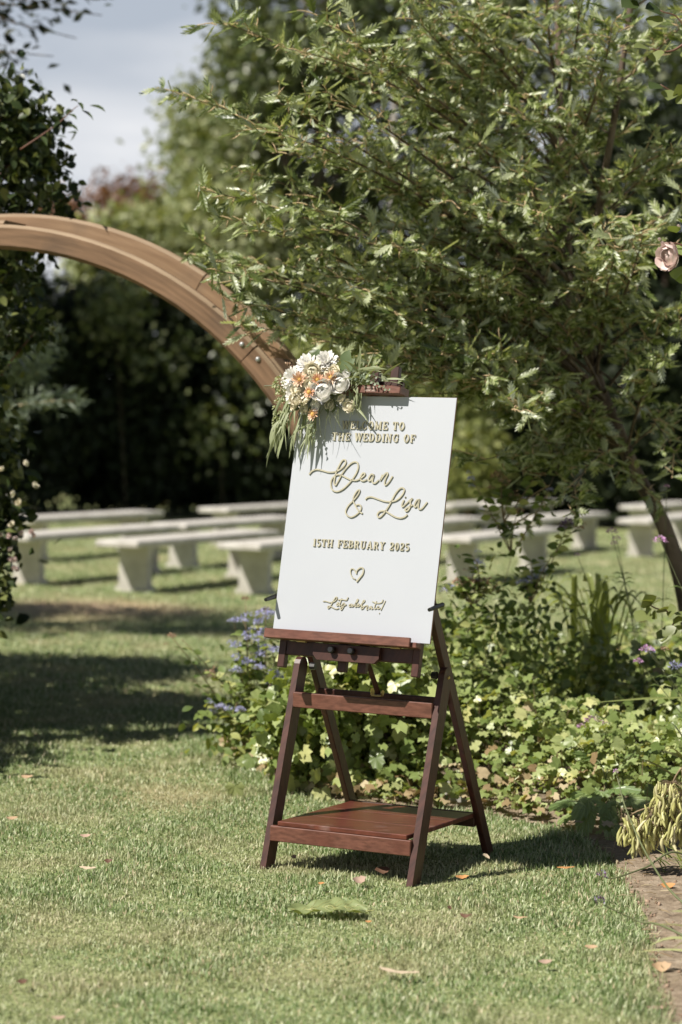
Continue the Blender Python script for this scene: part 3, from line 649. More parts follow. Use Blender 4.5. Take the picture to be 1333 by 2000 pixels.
# ------------------------------------------------------------------ benches
BG = 'white concrete benches in rows for the ceremony'
BDIR = unit(np.array((.37, .93, 0))); BSIDE = np.array((BDIR[1], -BDIR[0], 0)); UZ = np.array((0, 0, 1.))
def make_bench():
    t = thing('garden_bench', '', 'bench', (0, 0, 0), BG)
    m = MB(); m.box((0, 0, 0), BDIR, BSIDE, UZ, (-.38, -.21, .40), (2.72, .21, .465), .014); m.build('seat', M['concrete'], t)
    for y in (0, 2.34):
        m = MB(); V = []
        prof = [(-.15, .40), (.15, .40), (.135, .28), (.14, .06), (.175, .03), (.175, 0), (-.175, 0), (-.175, .03), (-.14, .06), (-.135, .28)]
        for dy in (-.05, .05): V += [BSIDE * px + BDIR * (y + dy) + UZ * pz for px, pz in prof]
        n = len(prof); F = [tuple(range(n)), tuple(range(n, 2 * n))[::-1]] + [(i, i + n, (i + 1) % n + n, (i + 1) % n) for i in range(n)]
        m.add(V, F); m.build('leg', M['concrete'], t)
    return t
proto = make_bench()
def copy_tree(o, parent=None):
    c = o.copy(); COL.objects.link(c)
    if parent: c.parent = parent
    for ch in list(o.children): copy_tree(ch, c)
    return c
benches = [(-1.80, 21.3, 'white bench whose near end stands free in the middle left of the lawn'), (-.74, 21.3, 'white bench running behind the left edge of the sign'), (-2.82, 21.9, 'white bench with the rose buds hanging before its near leg'), (-1.62, 25.0, 'white bench continuing the row behind the rose bud bench'),
           (-3.25, 25.6, 'farthest white bench on the left, before the dark evergreens'), (-1.42, 29.8, 'far white bench seen between arch foot and sign'), (1.20, 23.6, 'white bench emerging from the right edge of the sign'), (2.28, 28.9, 'white bench in the middle row between sign and slanting trunk'),
           (3.66, 29.4, 'white bench standing behind the slanting trunk'), (2.15, 34.2, 'long white bench in the last row right of the sign'), (1.45, 33.2, 'short stretch of far white bench touching the upper right sign edge'), (.55, 26.2, 'white bench mostly hidden behind the right half of the sign'), (4.3, 34.8, 'white bench at the far right behind the rose leaves')]
for i, (x, y, lab) in enumerate(benches):
    b = proto if i == 0 else copy_tree(proto)
    b.location = (x, y, 0); b['label'] = lab

# ------------------------------------------------------------------ wooden round arch
PH = -.30; AX = np.array((math.cos(PH), math.sin(PH), 0)); AN = np.array((-math.sin(PH), math.cos(PH), 0)); AO = np.array((-1.55, 10.5, 0))
def ring_uz(zc, r, uc=0.0):
    """half outline of the ring (centre line) from crown down to the foot: circle above, near upright below"""
    pts = []
    for a in np.radians(np.arange(90, 26, -3.2)): pts.append((uc + r * math.cos(a), zc + r * math.sin(a)))
    a = math.radians(27); e = np.array((uc + r * math.cos(a), zc + r * math.sin(a))); foot = np.array((e[0] + .12, -.05)); tan = np.array((math.sin(a), -math.cos(a)))
    pts += [tuple(p) for p in bez(e, e + tan * .42, foot, 9)]
    return np.array(pts)
def ring_part(name, uz, off, thick, width, parent, mat='arch_wood'):
    T = unit(np.gradient(uz, axis=0)); NN = np.stack([-T[:, 1], T[:, 0]], 1)
    m = MB(); V = []; n = len(uz)
    c1, c2 = .015 / width, .015 / thick
    prof = ((.5 - c1, 0), (-.5 + c1, 0), (-.5, c2), (-.5, 1 - c2), (-.5 + c1, 1), (.5 - c1, 1), (.5, 1 - c2), (.5, c2)); K = len(prof)
    for (w, d) in prof:
        q = uz + NN * width * w; V += [AO + AX * u + UZ * z + AN * (off + thick * d) for u, z in q]
    F = []
    for k in range(K):
        for i in range(n - 1): F.append((k * n + i, k * n + i + 1, ((k + 1) % K) * n + i + 1, ((k + 1) % K) * n + i))
    F += [tuple(k * n for k in range(K)), tuple(k * n + n - 1 for k in range(K))[::-1]]
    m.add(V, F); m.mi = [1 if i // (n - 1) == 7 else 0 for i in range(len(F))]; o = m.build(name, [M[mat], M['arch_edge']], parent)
    arc = np.concatenate([[0], np.cumsum(np.linalg.norm(np.diff(uz, axis=0), axis=1))]) + R.uniform(0, 40)
    uvl = o.data.uv_layers.new(name='grain'); vi = np.zeros(len(o.data.loops), int); o.data.loops.foreach_get('vertex_index', vi)
    across = np.array([w * width + d * thick * 1.3 for w, d in prof])
    uvl.data.foreach_set('uv', np.column_stack([arc[vi % n], across[vi // n]]).astype(np.float32).ravel())
    return o
arch = thing('wooden_arch', 'round wooden garden arch of two bolted timber rings left of the sign', 'arch', AO)
for off, zc, r, wd, uc, joint in ((0, .598, 1.695, .107, 0, 45), (.30, .69, 1.677, .105, -.03, 58)):
    am = 'arch_wood' if off == 0 else 'arch_back'
    h = ring_uz(zc, r, uc); j = int(np.argmin(np.abs(h[:, 0] - (uc + r * math.cos(math.radians(joint))))))
    for s in (1, -1):
        g2 = h * np.array((s, 1)) if s == 1 else (h - (uc, 0)) * np.array((-1, 1)) + (uc, 0)
        A, B = g2[:j + 1].copy(), g2[j:].copy()
        B[0] = B[0] + (B[1] - B[0]) * .06
        if s == 1: top_half = A
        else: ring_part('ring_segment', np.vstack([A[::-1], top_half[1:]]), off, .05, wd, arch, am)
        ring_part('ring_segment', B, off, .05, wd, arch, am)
    if off == 0: HF = h; JF = j
for u0 in (-.02, JF):   # spacer blocks between the rings
    if u0 == JF: uz = HF[JF + 1: JF + 4]
    else: uz = np.array([(-.12, .598 + 1.70), (.04, .598 + 1.70)])
    ring_part('spacer', uz + (0, .035), .052, .245, .07, arch)
for du in (-.045, .05):
    tdir = unit(HF[JF + 1] - HF[JF - 1]); nd = np.array((-tdir[1], tdir[0])); p = HF[JF] + tdir * du + nd * (.012 if du < 0 else .02)
    m = MB(); m.ball(AO + AX * p[0] + UZ * p[1] - AN * .002, (.011, .008, .011), 10, 6); m.build('bolt', M['bolt'], arch, True)

# ------------------------------------------------------------------ easel
EX = np.array((math.cos(math.radians(-26.94)), math.sin(math.radians(-26.94)), 0)); EY = np.array((-EX[1], EX[0], 0)); EO = np.array((-.251, 8.157, 0))
LAM = math.radians(11.43); EU = UZ * math.cos(LAM) + EY * math.sin(LAM); EN = -EY * math.cos(LAM) + UZ * math.sin(LAM)
BO = EO + EX * -.0167 + EY * .0908 + UZ * .797      # lower left corner of the sign's face
def el(x, y, z): return EO + EX * x + EY * y + UZ * z
def bd(a, b, off=0.0): return BO + EX * a + EU * b + EN * off
easel = thing('easel', 'dark red-brown wooden artist easel with shelf standing on the lawn', 'easel', EO + EX * .28 + EY * .3)
def plank(name, p0, p1, wx, depth, x0, mat='mahogany', round_top=False, bev=.0025):
    """side plank in the plane x = x0..x0+wx; p0, p1 = (y, z) of its front edge"""
    p0, p1 = np.array(p0, float), np.array(p1, float); d = unit(p1 - p0); n = np.array((d[1], -d[0])) ; L = np.linalg.norm(p1 - p0)
    ax = EX; ay = EY * n[0] + UZ * n[1]; az = EY * d[0] + UZ * d[1]; m = MB(); o = el(x0, *p0)
    if not round_top: m.box(o, ax, ay, az, (0, 0, 0), (wx, depth, L), bev)
    else:
        prof = [(0, 0), (depth, 0), (depth, L - depth / 2)] + [(depth / 2 + depth / 2 * math.cos(a), L - depth / 2 + depth / 2 * math.sin(a)) for a in np.radians((30, 60, 90, 120, 150))] + [(0, L - depth / 2)]
        V = [o + ax * x + ay * u + az * v for x in (0, wx) for u, v in prof]; k = len(prof)
        F = [tuple(range(k))[::-1], tuple(range(k, 2 * k))] + [(i, (i + 1) % k, (i + 1) % k + k, i + k) for i in range(k)]
        m.add(V, F)
    return m.build(name, M[mat], easel)
for x0 in (0, .551): plank('front_leg', (.004, -.012), (.232, .715), .022, .062, x0, round_top=True)
for x0 in (.0225, .5285): plank('rear_leg', (.695, -.012), (.142, .925), .022, .047, x0)
def erail(name, x0, x1, y0, y1, z0, z1, mat='mahogany_rail', bev=.0025, shear=None):
    m = MB(); m.box(EO, EX, EY, UZ, (x0, y0, z0), (x1, y1, z1), bev); return m.build(name, M[mat], easel)
erail('front_rail', .0222, .5508, .0345, .056, .095, .1475)
erail('front_rail', .0222, .5508, .177, .199, .538, .590)
erail('rear_rail', .0447, .5283, .318, .338, .545, .593, 'mahogany')
erail('rear_rail', .0447, .5283, .605, .625, .112, .162, 'mahogany')
for (y0, y1) in ((.038, .216), (.218, .402), (.404, .585)):
    m = MB(); m.box(EO, EX, EY, UZ, (.049 if y0 < .55 else .049, y0, .1480), (.535, y1, .1640), .002); m.build('shelf_board', M['mahogany_top'], easel)
def bbox(name, a, b, off, mat='mahogany', bev=.002, parent=easel):
    m = MB(); m.box(BO, EX, EU, EN, (a[0], b[0], off[0]), (a[1], b[1], off[1]), bev); return m.build(name, M[mat], parent)
# tilting frame behind and below the sign
bbox('side_rail', (.028, .054), (-.112, .80), (-.034, -.008)); bbox('side_rail', (.532, .558), (-.112, .80), (-.034, -.008))
bbox('cross_bar', (.0542, .5318), (-.068, -.020), (-.033, -.012))
m = MB()
prof = [(.168, -.025), (.168, -.062), (.184, -.079), (.400, -.079), (.416, -.062), (.416, -.025)]
V = [bd(a, b, o) for o in (-.0115, .008) for a, b in prof]; n = len(prof)
m.add(V, [tuple(range(n))[::-1], tuple(range(n, 2 * n))] + [(i, (i + 1) % n, (i + 1) % n + n, i + n) for i in range(n)]); m.build('centre_plate', M['mahogany'], easel)
for a in (.243, .318): bbox('mast_bar', (a, a + .031), (-.111, .948 if a > .3 else .93), (-.060, -.036))
bbox('mast_cap', (.236, .356), (.874, .90), (-.082, -.061))
bbox('ledge', (-.007, .560), (-.020, -.0015), (-.0105, .033), 'mahogany_rail'); bbox('ledge_lip', (-.007, .541), (-.020, .012), (.0335, .047), 'mahogany_rail')
for a in (.243, .317):
    m = MB(); c = bd(a, -.044, .009); m.tube([c, c + EN * .006, c + EN * .018, c + EN * .022], [.009, .0125, .0125, .009], 8); kn = m.build('knob', M['black'], easel)
bbox('clamp_bar', (.165, .399), (.8365, .8645), (-.034, .040), 'mahogany_rail', .002)
m = MB(); m.tube(np.array([el(.3125, .250, .603), bd(.32, -.03, -.065)]), .0115, 4); m.build('strut', M['mahogany'], easel)
m = MB(); m.box(el(.3125, .247, .591), EX, EY, UZ, (-.018, -.012, 0), (.018, .012, .003)); m.tube(np.array([el(.330, .247, .603), el(.334, .247, .603)]), .011, 10); m.box(el(.3125, .247, .591), EX, EY, UZ, (-.020, -.012, 0.0035), (-.0175, .012, .026)); m.build('hinge_bracket', M['brass'], easel)
m = MB(); m.tube(np.array([el(-.026, .150, .922), el(.588, .150, .922)]), .006, 8); m.build('pivot_rod', M['black'], easel)
for x in (-.026, .588):
    m = MB(); m.tube(np.array([el(x, .158, .924), el(x, .10, .918), el(x, .055, .913)]), [.0085, .008, .0065], 8); m.build('peg', M['black'], easel)
for x, y in ((.0455, .262), (.527, .262)):
    s = 1 if x < .3 else -1; m = MB(); m.tube(np.array([el(x, y, .675), el(x + s * .018, y, .675)]), [.014, .012], 8); m.build('knob', M['black'], easel)
for x in (.5735, -.0005):
    s = 1 if x > .3 else -1; m = MB(); m.tube(np.array([el(x, .255, .672), el(x + s * .004, .255, .672)]), [.007, .005], 10); m.build('bolt', M['brass'], easel)
for a in (.1, .455): bbox('hinge_plate', (a, a + .034), (-.024, -.0205), (-.006, .006), 'brass', 0)

# ------------------------------------------------------------------ sign and its lettering
sign = thing('welcome_sign', 'white wedding welcome board with raised gold lettering propped on the easel', 'sign', bd(.297, 0, 0))
m = MB(); m.box(BO, EX, EU, EN, (0, 0, -.007), (.594, .834, -.0012), .0008); m.build('backing', M['board_edge'], sign)
m = MB(); m.box(BO, EX, EU, EN, (.0006, .0006, -.0011), (.5934, .8334, 0), .0004); m.build('face', M['board'], sign)

def ribbon(m, P, w, h, z0=0.0002):
    """raised stroke of width w (may taper) and height h along the polyline P of board coordinates"""
    P = np.asarray(P, float); n = len(P); w = np.broadcast_to(np.asarray(w, float), (n,)); T = unit(np.gradient(P, axis=0)); S = np.stack([-T[:, 1], T[:, 0]], 1)
    L, Rr = P + S * w[:, None] / 2, P - S * w[:, None] / 2
    V = [bd(a, b, o) for o in (z0, z0 + h) for Q in (L, Rr) for a, b in Q]
    F = []
    for i in range(n - 1):
        F += [(2 * n + i, 3 * n + i, 3 * n + i + 1, 2 * n + i + 1), (i, 2 * n + i, 2 * n + i + 1, i + 1), (n + i, n + i + 1, 3 * n + i + 1, 3 * n + i)]
    F += [(0, n, 3 * n, 2 * n), (n - 1, 3 * n - 1, 4 * n - 1, 2 * n - 1)]
    m.add(V, F)
GLY = {  # slab-serif capitals on a 1-high cell: (width, thick strokes, thin strokes, serif bars)
 'W': (1.15, [[(.1, 1), (.34, 0)], [(.58, 1), (.82, 0)]], [[(.34, 0), (.58, 1)], [(.82, 0), (1.06, 1)]], [(-.03, .26, 1), (.45, .68, 1), (.93, 1.18, 1)]),
 'E': (.78, [[(.2, 0), (.2, 1)]], [[(.04, .95), (.72, .95), (.72, .72)], [(.04, .05), (.75, .05), (.75, .3)], [(.2, .51), (.52, .51)], [(.52, .38), (.52, .64)]], []),
 'L': (.74, [[(.2, 0), (.2, 1)]], [[(.04, .05), (.72, .05), (.72, .34)]], [(.04, .36, 1)]),
 'C': (.85, [[(.24, .84), (.13, .5), (.24, .16)]], [[(.74, .68), (.72, .84), (.5, .97), (.24, .84)], [(.24, .16), (.5, .03), (.7, .12), (.76, .3)], [(.74, .62), (.74, .98)]], []),
 'O': (.9, [[(.28, .88), (.14, .5), (.28, .12)], [(.62, .88), (.76, .5), (.62, .12)]], [[(.26, .9), (.45, .97), (.64, .9)], [(.26, .1), (.45, .03), (.64, .1)]], []),
 'M': (1.12, [[(.9, 0), (.9, 1)], [(.2, 1), (.53, .12)]], [[(.18, 0), (.18, 1)], [(.53, .12), (.88, 1)]], [(.02, .34, 0), (.72, 1.08, 0), (.02, .22, 1), (.86, 1.08, 1)]),
 'T': (.82, [[(.41, 0), (.41, 1)]], [[(.06, .7), (.06, .95), (.76, .95), (.76, .7)]], [(.22, .6, 0)]),
 'H': (.98, [[(.2, 0), (.2, 1)], [(.76, 0), (.76, 1)]], [[(.2, .5), (.76, .5)]], [(.02, .38, 0), (.58, .94, 0), (.02, .38, 1), (.58, .94, 1)]),
 'D': (.9, [[(.2, 0), (.2, 1)], [(.6, .88), (.74, .5), (.6, .12)]], [[(.04, .95), (.45, .95), (.62, .86)], [(.04, .05), (.45, .05), (.62, .14)]], []),
 'I': (.42, [[(.21, 0), (.21, 1)]], [], [(.03, .39, 0), (.03, .39, 1)]),
 'N': (.98, [[(.2, 1), (.74, 0)]], [[(.18, 0), (.18, 1)], [(.76, 0), (.76, 1)]], [(.02, .34, 0), (.6, .92, 1), (.02, .22, 1)]),
 'G': (.92, [[(.24, .84), (.13, .5), (.24, .16)], [(.7, .08), (.7, .42)]], [[(.74, .68), (.72, .84), (.5, .97), (.24, .84)], [(.24, .16), (.5, .03), (.7, .1)], [(.74, .62), (.74, .98)], [(.52, .44), (.86, .44)]], []),
 'F': (.74, [[(.2, 0), (.2, 1)]], [[(.04, .95), (.7, .95), (.7, .7)], [(.2, .49), (.5, .49)], [(.5, .36), (.5, .62)]], [(.04, .38, 0)]),
 'B': (.82, [[(.2, 0), (.2, 1)], [(.58, .9), (.64, .74), (.56, .56)], [(.62, .46), (.69, .27), (.6, .1)]], [[(.04, .95), (.45, .95), (.6, .88)], [(.2, .52), (.58, .52)], [(.04, .05), (.48, .05), (.62, .12)]], []),
 'R': (.88, [[(.2, 0), (.2, 1)], [(.58, .9), (.65, .73), (.56, .54)], [(.5, .5), (.66, .1)]], [[(.04, .95), (.45, .95), (.6, .88)], [(.2, .5), (.56, .5)], [(.64, .06), (.82, .06)]], [(.04, .36, 0)]),
 'U': (.92, [[(.2, 1), (.2, .3), (.28, .1)]], [[(.26, .12), (.45, .03), (.64, .14), (.72, .35), (.72, 1)]], [(.02, .38, 1), (.58, .88, 1)]),
 'A': (.95, [[(.48, 1), (.76, 0)]], [[(.14, 0), (.46, 1)], [(.24, .32), (.66, .32)]], [(0, .3, 0), (.6, .94, 0)]),
 'Y': (.88, [[(.16, 1), (.44, .46)], [(.44, 0), (.44, .48)]], [[(.44, .46), (.72, 1)]], [(.26, .62, 0), (0, .34, 1), (.56, .86, 1)]),
 'S': (.7, [[(.18, .75), (.52, .36)]], [[(.58, .78), (.36, .97), (.16, .8)], [(.12, .26), (.34, .03), (.56, .22)]], []),
 '1': (.5, [[(.27, 0), (.27, 1)]], [[(.08, .82), (.27, .95)]], [(.06, .48, 0)]),
 '5': (.68, [[(.5, .52), (.58, .32), (.48, .12)]], [[(.16, .95), (.56, .95)], [(.16, .95), (.13, .52), (.32, .62), (.5, .54)], [(.5, .1), (.3, .03), (.1, .14)]], []),
 '2': (.7, [[(.52, .9), (.56, .7), (.34, .4)]], [[(.1, .72), (.18, .92), (.36, .97), (.52, .9)], [(.36, .42), (.08, .06)], [(.06, .06), (.6, .06), (.6, .25)]], []),
 '0': (.72, [[(.2, .84), (.13, .5), (.2, .16)], [(.52, .84), (.59, .5), (.52, .16)]], [[(.18, .86), (.36, .97), (.54, .86)], [(.18, .14), (.36, .03), (.54, .14)]], []),
 '&': (.85, [[(.22, .85), (.7, .05)]], [[(.22, .85), (.36, .97), (.46, .8), (.14, .3), (.3, .03), (.55, .15), (.7, .4)]], []),
}
def write(text, a0, a1, b0, cap, name='letter', parent=sign, thick=.19, thin=.10, h=.0045, mat='gold', z0=.0002, slope=0.0):
    gap, space = .13, .62
    tot = sum(space if c == ' ' else GLY[c][0] + gap for c in text) - gap; s = (a1 - a0) / (tot * cap); x = a0
    for c in text:
        if c == ' ': x += space * cap * s; continue
        w, tk, tn, sf = GLY[c]; m = MB()
        f = lambda p: np.array([(x + u * cap * s, b0 + v * cap + slope * (x - a0)) for u, v in p])
        for p in tk: ribbon(m, f(p) if len(p) == 2 else spline(f(p), 4), thick * cap, h, z0)
        for p in tn:
            q = f(p); straight = len(p) == 2 or all(abs(p[i][0] - p[i + 1][0]) < 1e-6 or abs(p[i][1] - p[i + 1][1]) < 1e-6 for i in range(len(p) - 1))
            if straight:
                for i in range(len(q) - 1): ribbon(m, q[i:i + 2], thin * cap, h * .97, z0)
            else: ribbon(m, spline(q, 4), thin * cap, h * .97, z0)
        for u0, u1, v in sf: ribbon(m, f([(u0, .05 if v == 0 else .95), (u1, .05 if v == 0 else .95)]), thin * cap, h * .94, z0)
        m.build(name, M[mat], parent); x += (w + gap) * cap * s
write('WELCOME TO', .176, .414, .7175, .0285)
write('THE WEDDING OF', .143, .458, .676, .0280)
write('15TH FEBRUARY 2025', .117, .481, .3065, .0262)
BIG={
 'D':[(71,555),(82,567),(99,573),(122,570),(146,565),(169,567),(187,575),(201,588),(207,602),(202,610),(193,607),(183,589),(175,566),(171,540),(172,526),(178,521),(182,528),(189,542),(197,560),(210,580),(226,597),(241,604),(252,600),(256,586),(253,569),(241,546),(224,524),(204,506),(184,499),(167,505),(160,521),(160,538),(169,552),(184,558),(199,555),(218,547),(235,541),(253,540),(267,545)],
 'e':[(267,545),(281,556),(285,564),(277,566),(270,555),(271,543),(281,539),(294,544)],
 'a':[(319,561),(309,563),(301,551),(301,541),(309,542),(317,555),(319,561),(316,545),(317,535),(327,533),(339,544)],
 'n':[(351,563),(345,543),(356,560),(366,570),(370,565),(363,546),(363,531),(368,528),(379,540),(389,559)],
 'amp':[(292,427),(277,435),(262,453),(252,470),(252,484),(261,502),(269,508),(272,504),(267,490),(252,470),(235,451),(228,431),(236,418),(252,413),(271,423),(283,438),(284,451),(275,457),(265,455)],
 'L':[(297,476),(305,483),(320,485),(343,479),(371,472),(397,472),(418,480),(433,496),(439,513),(432,520),(420,516),(405,495),(392,465),(377,437),(362,419),(353,417),(349,427),(358,437),(375,439),(391,432),(414,421),(435,417),(450,421),(460,430)],
 'i':[(441,479),(436,461),(440,456),(450,465)], 'dot':[(444,490),(446,488)],
 's':[(450,465),(465,480),(472,485),(466,474),(468,461),(463,447),(455,441),(450,447),(459,454),(476,463)],
 'a2':[(499,483),(489,479),(482,461),(488,457),(496,470),(499,483),(497,459),(502,450),(511,452),(522,466),(528,475)]}
SMALL={
 'L':[(181,120),(191,121),(207,118),(223,121),(232,130),(232,137),(226,135),(217,117),(208,100),(202,98),(204,105),(216,103),(233,97),(244,100)],
 'e':[(234,111),(240,117),(237,119),(234,110),(239,109),(245,115)], 't':[(250,134),(245,110),(250,109)], 't2':[(237,128),(254,130),(269,129),(274,139)],
 's':[(252,109),(260,119),(263,113),(257,98),(252,95),(251,101),(260,108),(271,114)], 'c':[(288,117),(282,114),(282,108),(287,108)],
 'e2':[(287,108),(294,114),(291,116),(289,110),(295,108)], 'l':[(295,108),(309,125),(313,133),(309,133),(304,116),(305,108),(309,110)],
 'e3':[(309,110),(317,117),(314,119),(311,111),(317,109)], 'b':[(317,109),(336,127),(337,132),(332,130),(328,112),(328,102),(335,105),(337,111),(330,111)],
 'r':[(337,110),(342,113),(350,115),(348,102),(353,102)], 'a':[(363,113),(357,109),(358,104),(363,110),(366,113),(366,104),(372,106)],
 't3':[(381,132),(376,109),(380,105),(384,108)], 't4':[(366,129),(385,125),(401,128),(405,138)], 'e4':[(384,108),(391,114),(389,115),(387,108),(392,106),(398,110)],
 'ex':[(414,135),(401,102)], 'exd':[(396,92),(398,91)]}
HEART=[[(299,193),(310,208),(319,222),(320,237),(313,242),(304,239),(296,230),(295,220)],[(295,220),(287,232),(279,237),(273,233),(273,222),(281,208),(294,201)]]
def script(name, table, keys, w, h=.0045):
    m = MB()
    for i, k in enumerate(keys):
        P = np.array(table[k], float) / 1000; Q = spline(P, 6) if len(P) > 2 else P
        ribbon(m, Q, w * (1.15 if 'dot' in k or k == 'exd' else 1), h * (1 - .012 * i))
    return m.build(name, M['gold'], sign)
script('script_name', BIG, ('D', 'e', 'a', 'n'), .0049); script('ampersand', BIG, ('amp',), .0044); script('script_name', BIG, ('L', 'i', 'dot', 's', 'a2'), .0049)
script('script_phrase', SMALL, tuple(SMALL), .0032, .0035)
m = MB(); ribbon(m, spline(np.array(HEART[0]) / 1000, 6), np.linspace(.0055, .0035, 43), .0045); ribbon(m, spline(np.array(HEART[1]) / 1000, 6), .0032, .0043); m.build('heart', M['gold'], sign)
# maker's print on the clamp bar: flat, on the bar's front face
write('WINSOR &', .262, .312, .8525, .0062, 'print_letter', easel, .2, .13, .0003, 'print', .0402)
write('NEWTON', .266, .308, .8425, .0062, 'print_letter', easel, .2, .13, .0003, 'print', .0402)

# ------------------------------------------------------------------ bouquet on the sign's corner
bq = thing('flower_arrangement', 'bouquet of white and peach flowers with trailing leaves on the sign corner', 'bouquet', bd(.07, .83, .03))
def facing(dx=0, dz=0): return unit(EN + EX * dx + EU * dz)
def bloom(name, a, b, off, n, rings, tplt, mat, seed, eye=None):
    V, F = rosette(bd(a, b, off), n, rings, tplt, seed); o = tri_mesh(name, V, F, M[mat], bq)
    if eye: e = MB(); e.ball(bd(a, b, off) + n * eye[1], (eye[0],) * 3, 8, 5); e.build('flower_eye', M[eye[2]], o, True)
for i, (a, b, off, dx, dz) in enumerate(((.042, .929, .05, 0, .5), (.110, .943, .045, .2, .5), (-.004, .876, .065, -.4, .1), (.018, .828, .07, -.2, -.2), (.075, .905, .06, 0, .3), (.06, .842, .075, 0, 0))):
    bloom('chrysanthemum', a, b, off, facing(dx, dz), [(18, 2, .041, .006, .66), (17, 16, .038, .006, .66), (15, 30, .032, .006, .66), (13, 44, .025, .005, .68), (9, 58, .017, .004, .7)], PETAL, 'white_petal' if i < 4 else 'cream_petal', 200 + i)
for i, (a, b, off, mt, r) in enumerate(((.041, .866, .095, 'peach_petal', .028), (.108, .868, .09, 'coral_petal', .021), (.157, .878, .085, 'peach_petal', .024), (.088, .821, .1, 'coral_petal', .018), (.092, .753, .06, 'peach_petal', .021))):
    bloom('strawflower', a, b, off, facing(R.uniform(-.3, .3), R.uniform(-.1, .3)), [(13, 8, r, .004, .5), (13, 28, r * .95, .004, .5), (12, 50, r * .8, .004, .5), (9, 72, r * .6, .004, .5)], PETAL, mt, 220 + i, (.0085, .004, 'flower_eye'))
for i, (a, b, off, r) in enumerate(((.129, .831, .08, .042), (.186, .858, .07, .039), (.078, .90, .075, .030), (.03, .80, .08, .026))):
    bloom('lisianthus', a, b, off, facing(.1, 0), [(8, 10, r * .72, r * .35, 1.1), (8, 45, r * .7, r * .55, 1.1), (8, 95, r * .62, r * .62, 1), (7, 128, r * .60, r * .58, 1), (6, 150, r * .52, r * .46, 1), (4, 164, r * .4, r * .3, 1)], CUP, ('white_petal', 'white_petal', 'cream_petal', 'cream_petal')[i], 240 + i)
for i, (a, b, off, r, mt) in enumerate(((.195, .810, .06, .018, 'cream_petal'), (.222, .787, .05, .025, 'cream_petal'), (.081, .852, .09, .022, 'cream_petal'), (.056, .771, .06, .02, 'cream_petal'), (.017, .779, .06, .02, 'cream_petal'), (.07, .722, .04, .013, 'white_petal'), (.028, .70, .03, .011, 'white_petal'), (.125, .895, .06, .026, 'cream_petal'), (.152, .905, .06, .024, 'cream_petal'), (.065, .80, .075, .026, 'cream_petal'), (.03, .83, .085, .022, 'cream_petal'), (.145, .79, .05, .02, 'cream_petal'), (.10, .785, .06, .022, 'white_petal'), (.20, .895, .05, .02, 'white_petal'))):
    bloom('cream_bloom', a, b, off, facing(R.uniform(-.5, .2), R.uniform(-.2, .4)), [(7, 6, r * .75, r * .32, 1.1), (7, 50, r * .62, r * .48, 1.1), (6, 118, r * .55, r * .50, 1), (5, 150, r * .48, r * .36, 1), (3, 166, r * .3, r * .2, 1)], CUP, mt, 260 + i)
g = np.random.default_rng(300)
for i, (a, b, off, r, fl) in enumerate(((-.052, .863, .05, .026, 1), (-.042, .826, .05, .022, 1), (-.051, .778, .04, .022, 1.9), (-.056, .730, .035, .018, 2.0))):
    c = bd(a, b, off); n = 110; u = unit(g.normal(size=(n, 3))); P = c + (u @ np.array([EX, EN, EU * fl])) * r * g.uniform(.8, 1, (n, 1))
    V, F = scatter(*PETAL, P, unit((u @ np.array([EX, EN, EU])) + np.array((0, 0, -.7))), randunit(n, g), np.full(n, r * .5)); tri_mesh('green_bloom', V, F, M['green_bloom'], bq)
for (a, b, rr, k) in ((.053, .797, .022, 40), (.035, .81, .018, 30), (-.02, .845, .018, 26), (.11, .80, .016, 22)):   # filler sprays
    n = k; P = bd(a, b, .09) + g.normal(size=(n, 3)) * rr * .6; V, F = scatter(*PETAL, P, randunit(n, g), randunit(n, g), np.full(n, .007)); tri_mesh('filler_spray', V, F, M['cream_petal'], bq)
# upright filler stalk
m = MB(); st = np.array([bd(.0, .90, .05), bd(-.022, .915, .05), bd(-.048, .938, .045)]); m.tube(st, .0012, 5); m.build('filler_stem', M['dry_stem'], bq)
n = 40; tt = g.uniform(.2, 1, n); P = st[0] + (st[2] - st[0]) * tt[:, None] + g.normal(size=(n, 3)) * .004; V, F = scatter(*PETAL, P, unit(g.normal(size=(n, 3)) + UZ), randunit(n, g), np.full(n, .008)); tri_mesh('filler_spray', V, F, M['brown_head'], bq)
# silver bush twig to the left
m = MB(); st = np.array([bd(-.04, .855, .05), bd(-.085, .855, .05), bd(-.12, .853, .05)]); m.tube(st, .0011, 4)
for q in np.linspace(.1, 1, 12): 
    p = st[0] + (st[2] - st[0]) * q; s = 1 if int(q * 24) % 2 else -1; m.blade([p, p + EU * s * .012 - EX * .006], [.003, .001], EN)
m.build('silver_twig', M['euc'], bq)
for (a, b, dx, dz, L) in ((.165, .90, .75, .85, .075), (.172, .93, .3, .9, .06), (.075, .94, -.1, 1, .05), (.045, .935, .4, .8, .05), (.13, .80, .1, -1, .035), (.155, .80, -.1, -1, .035), (.035, .80, -.8, -.4, .06), (.0, .80, -.6, -.7, .06)):
    d = unit(EX * dx + EU * dz + EN * .15); V, F = scatter(*OVATE, bd(a, b, .035)[None], d[None], facing(.2, .3)[None], np.array([(L * 1.15, L, L)])); tri_mesh('broad_leaf', V, F, M['broad'], bq)
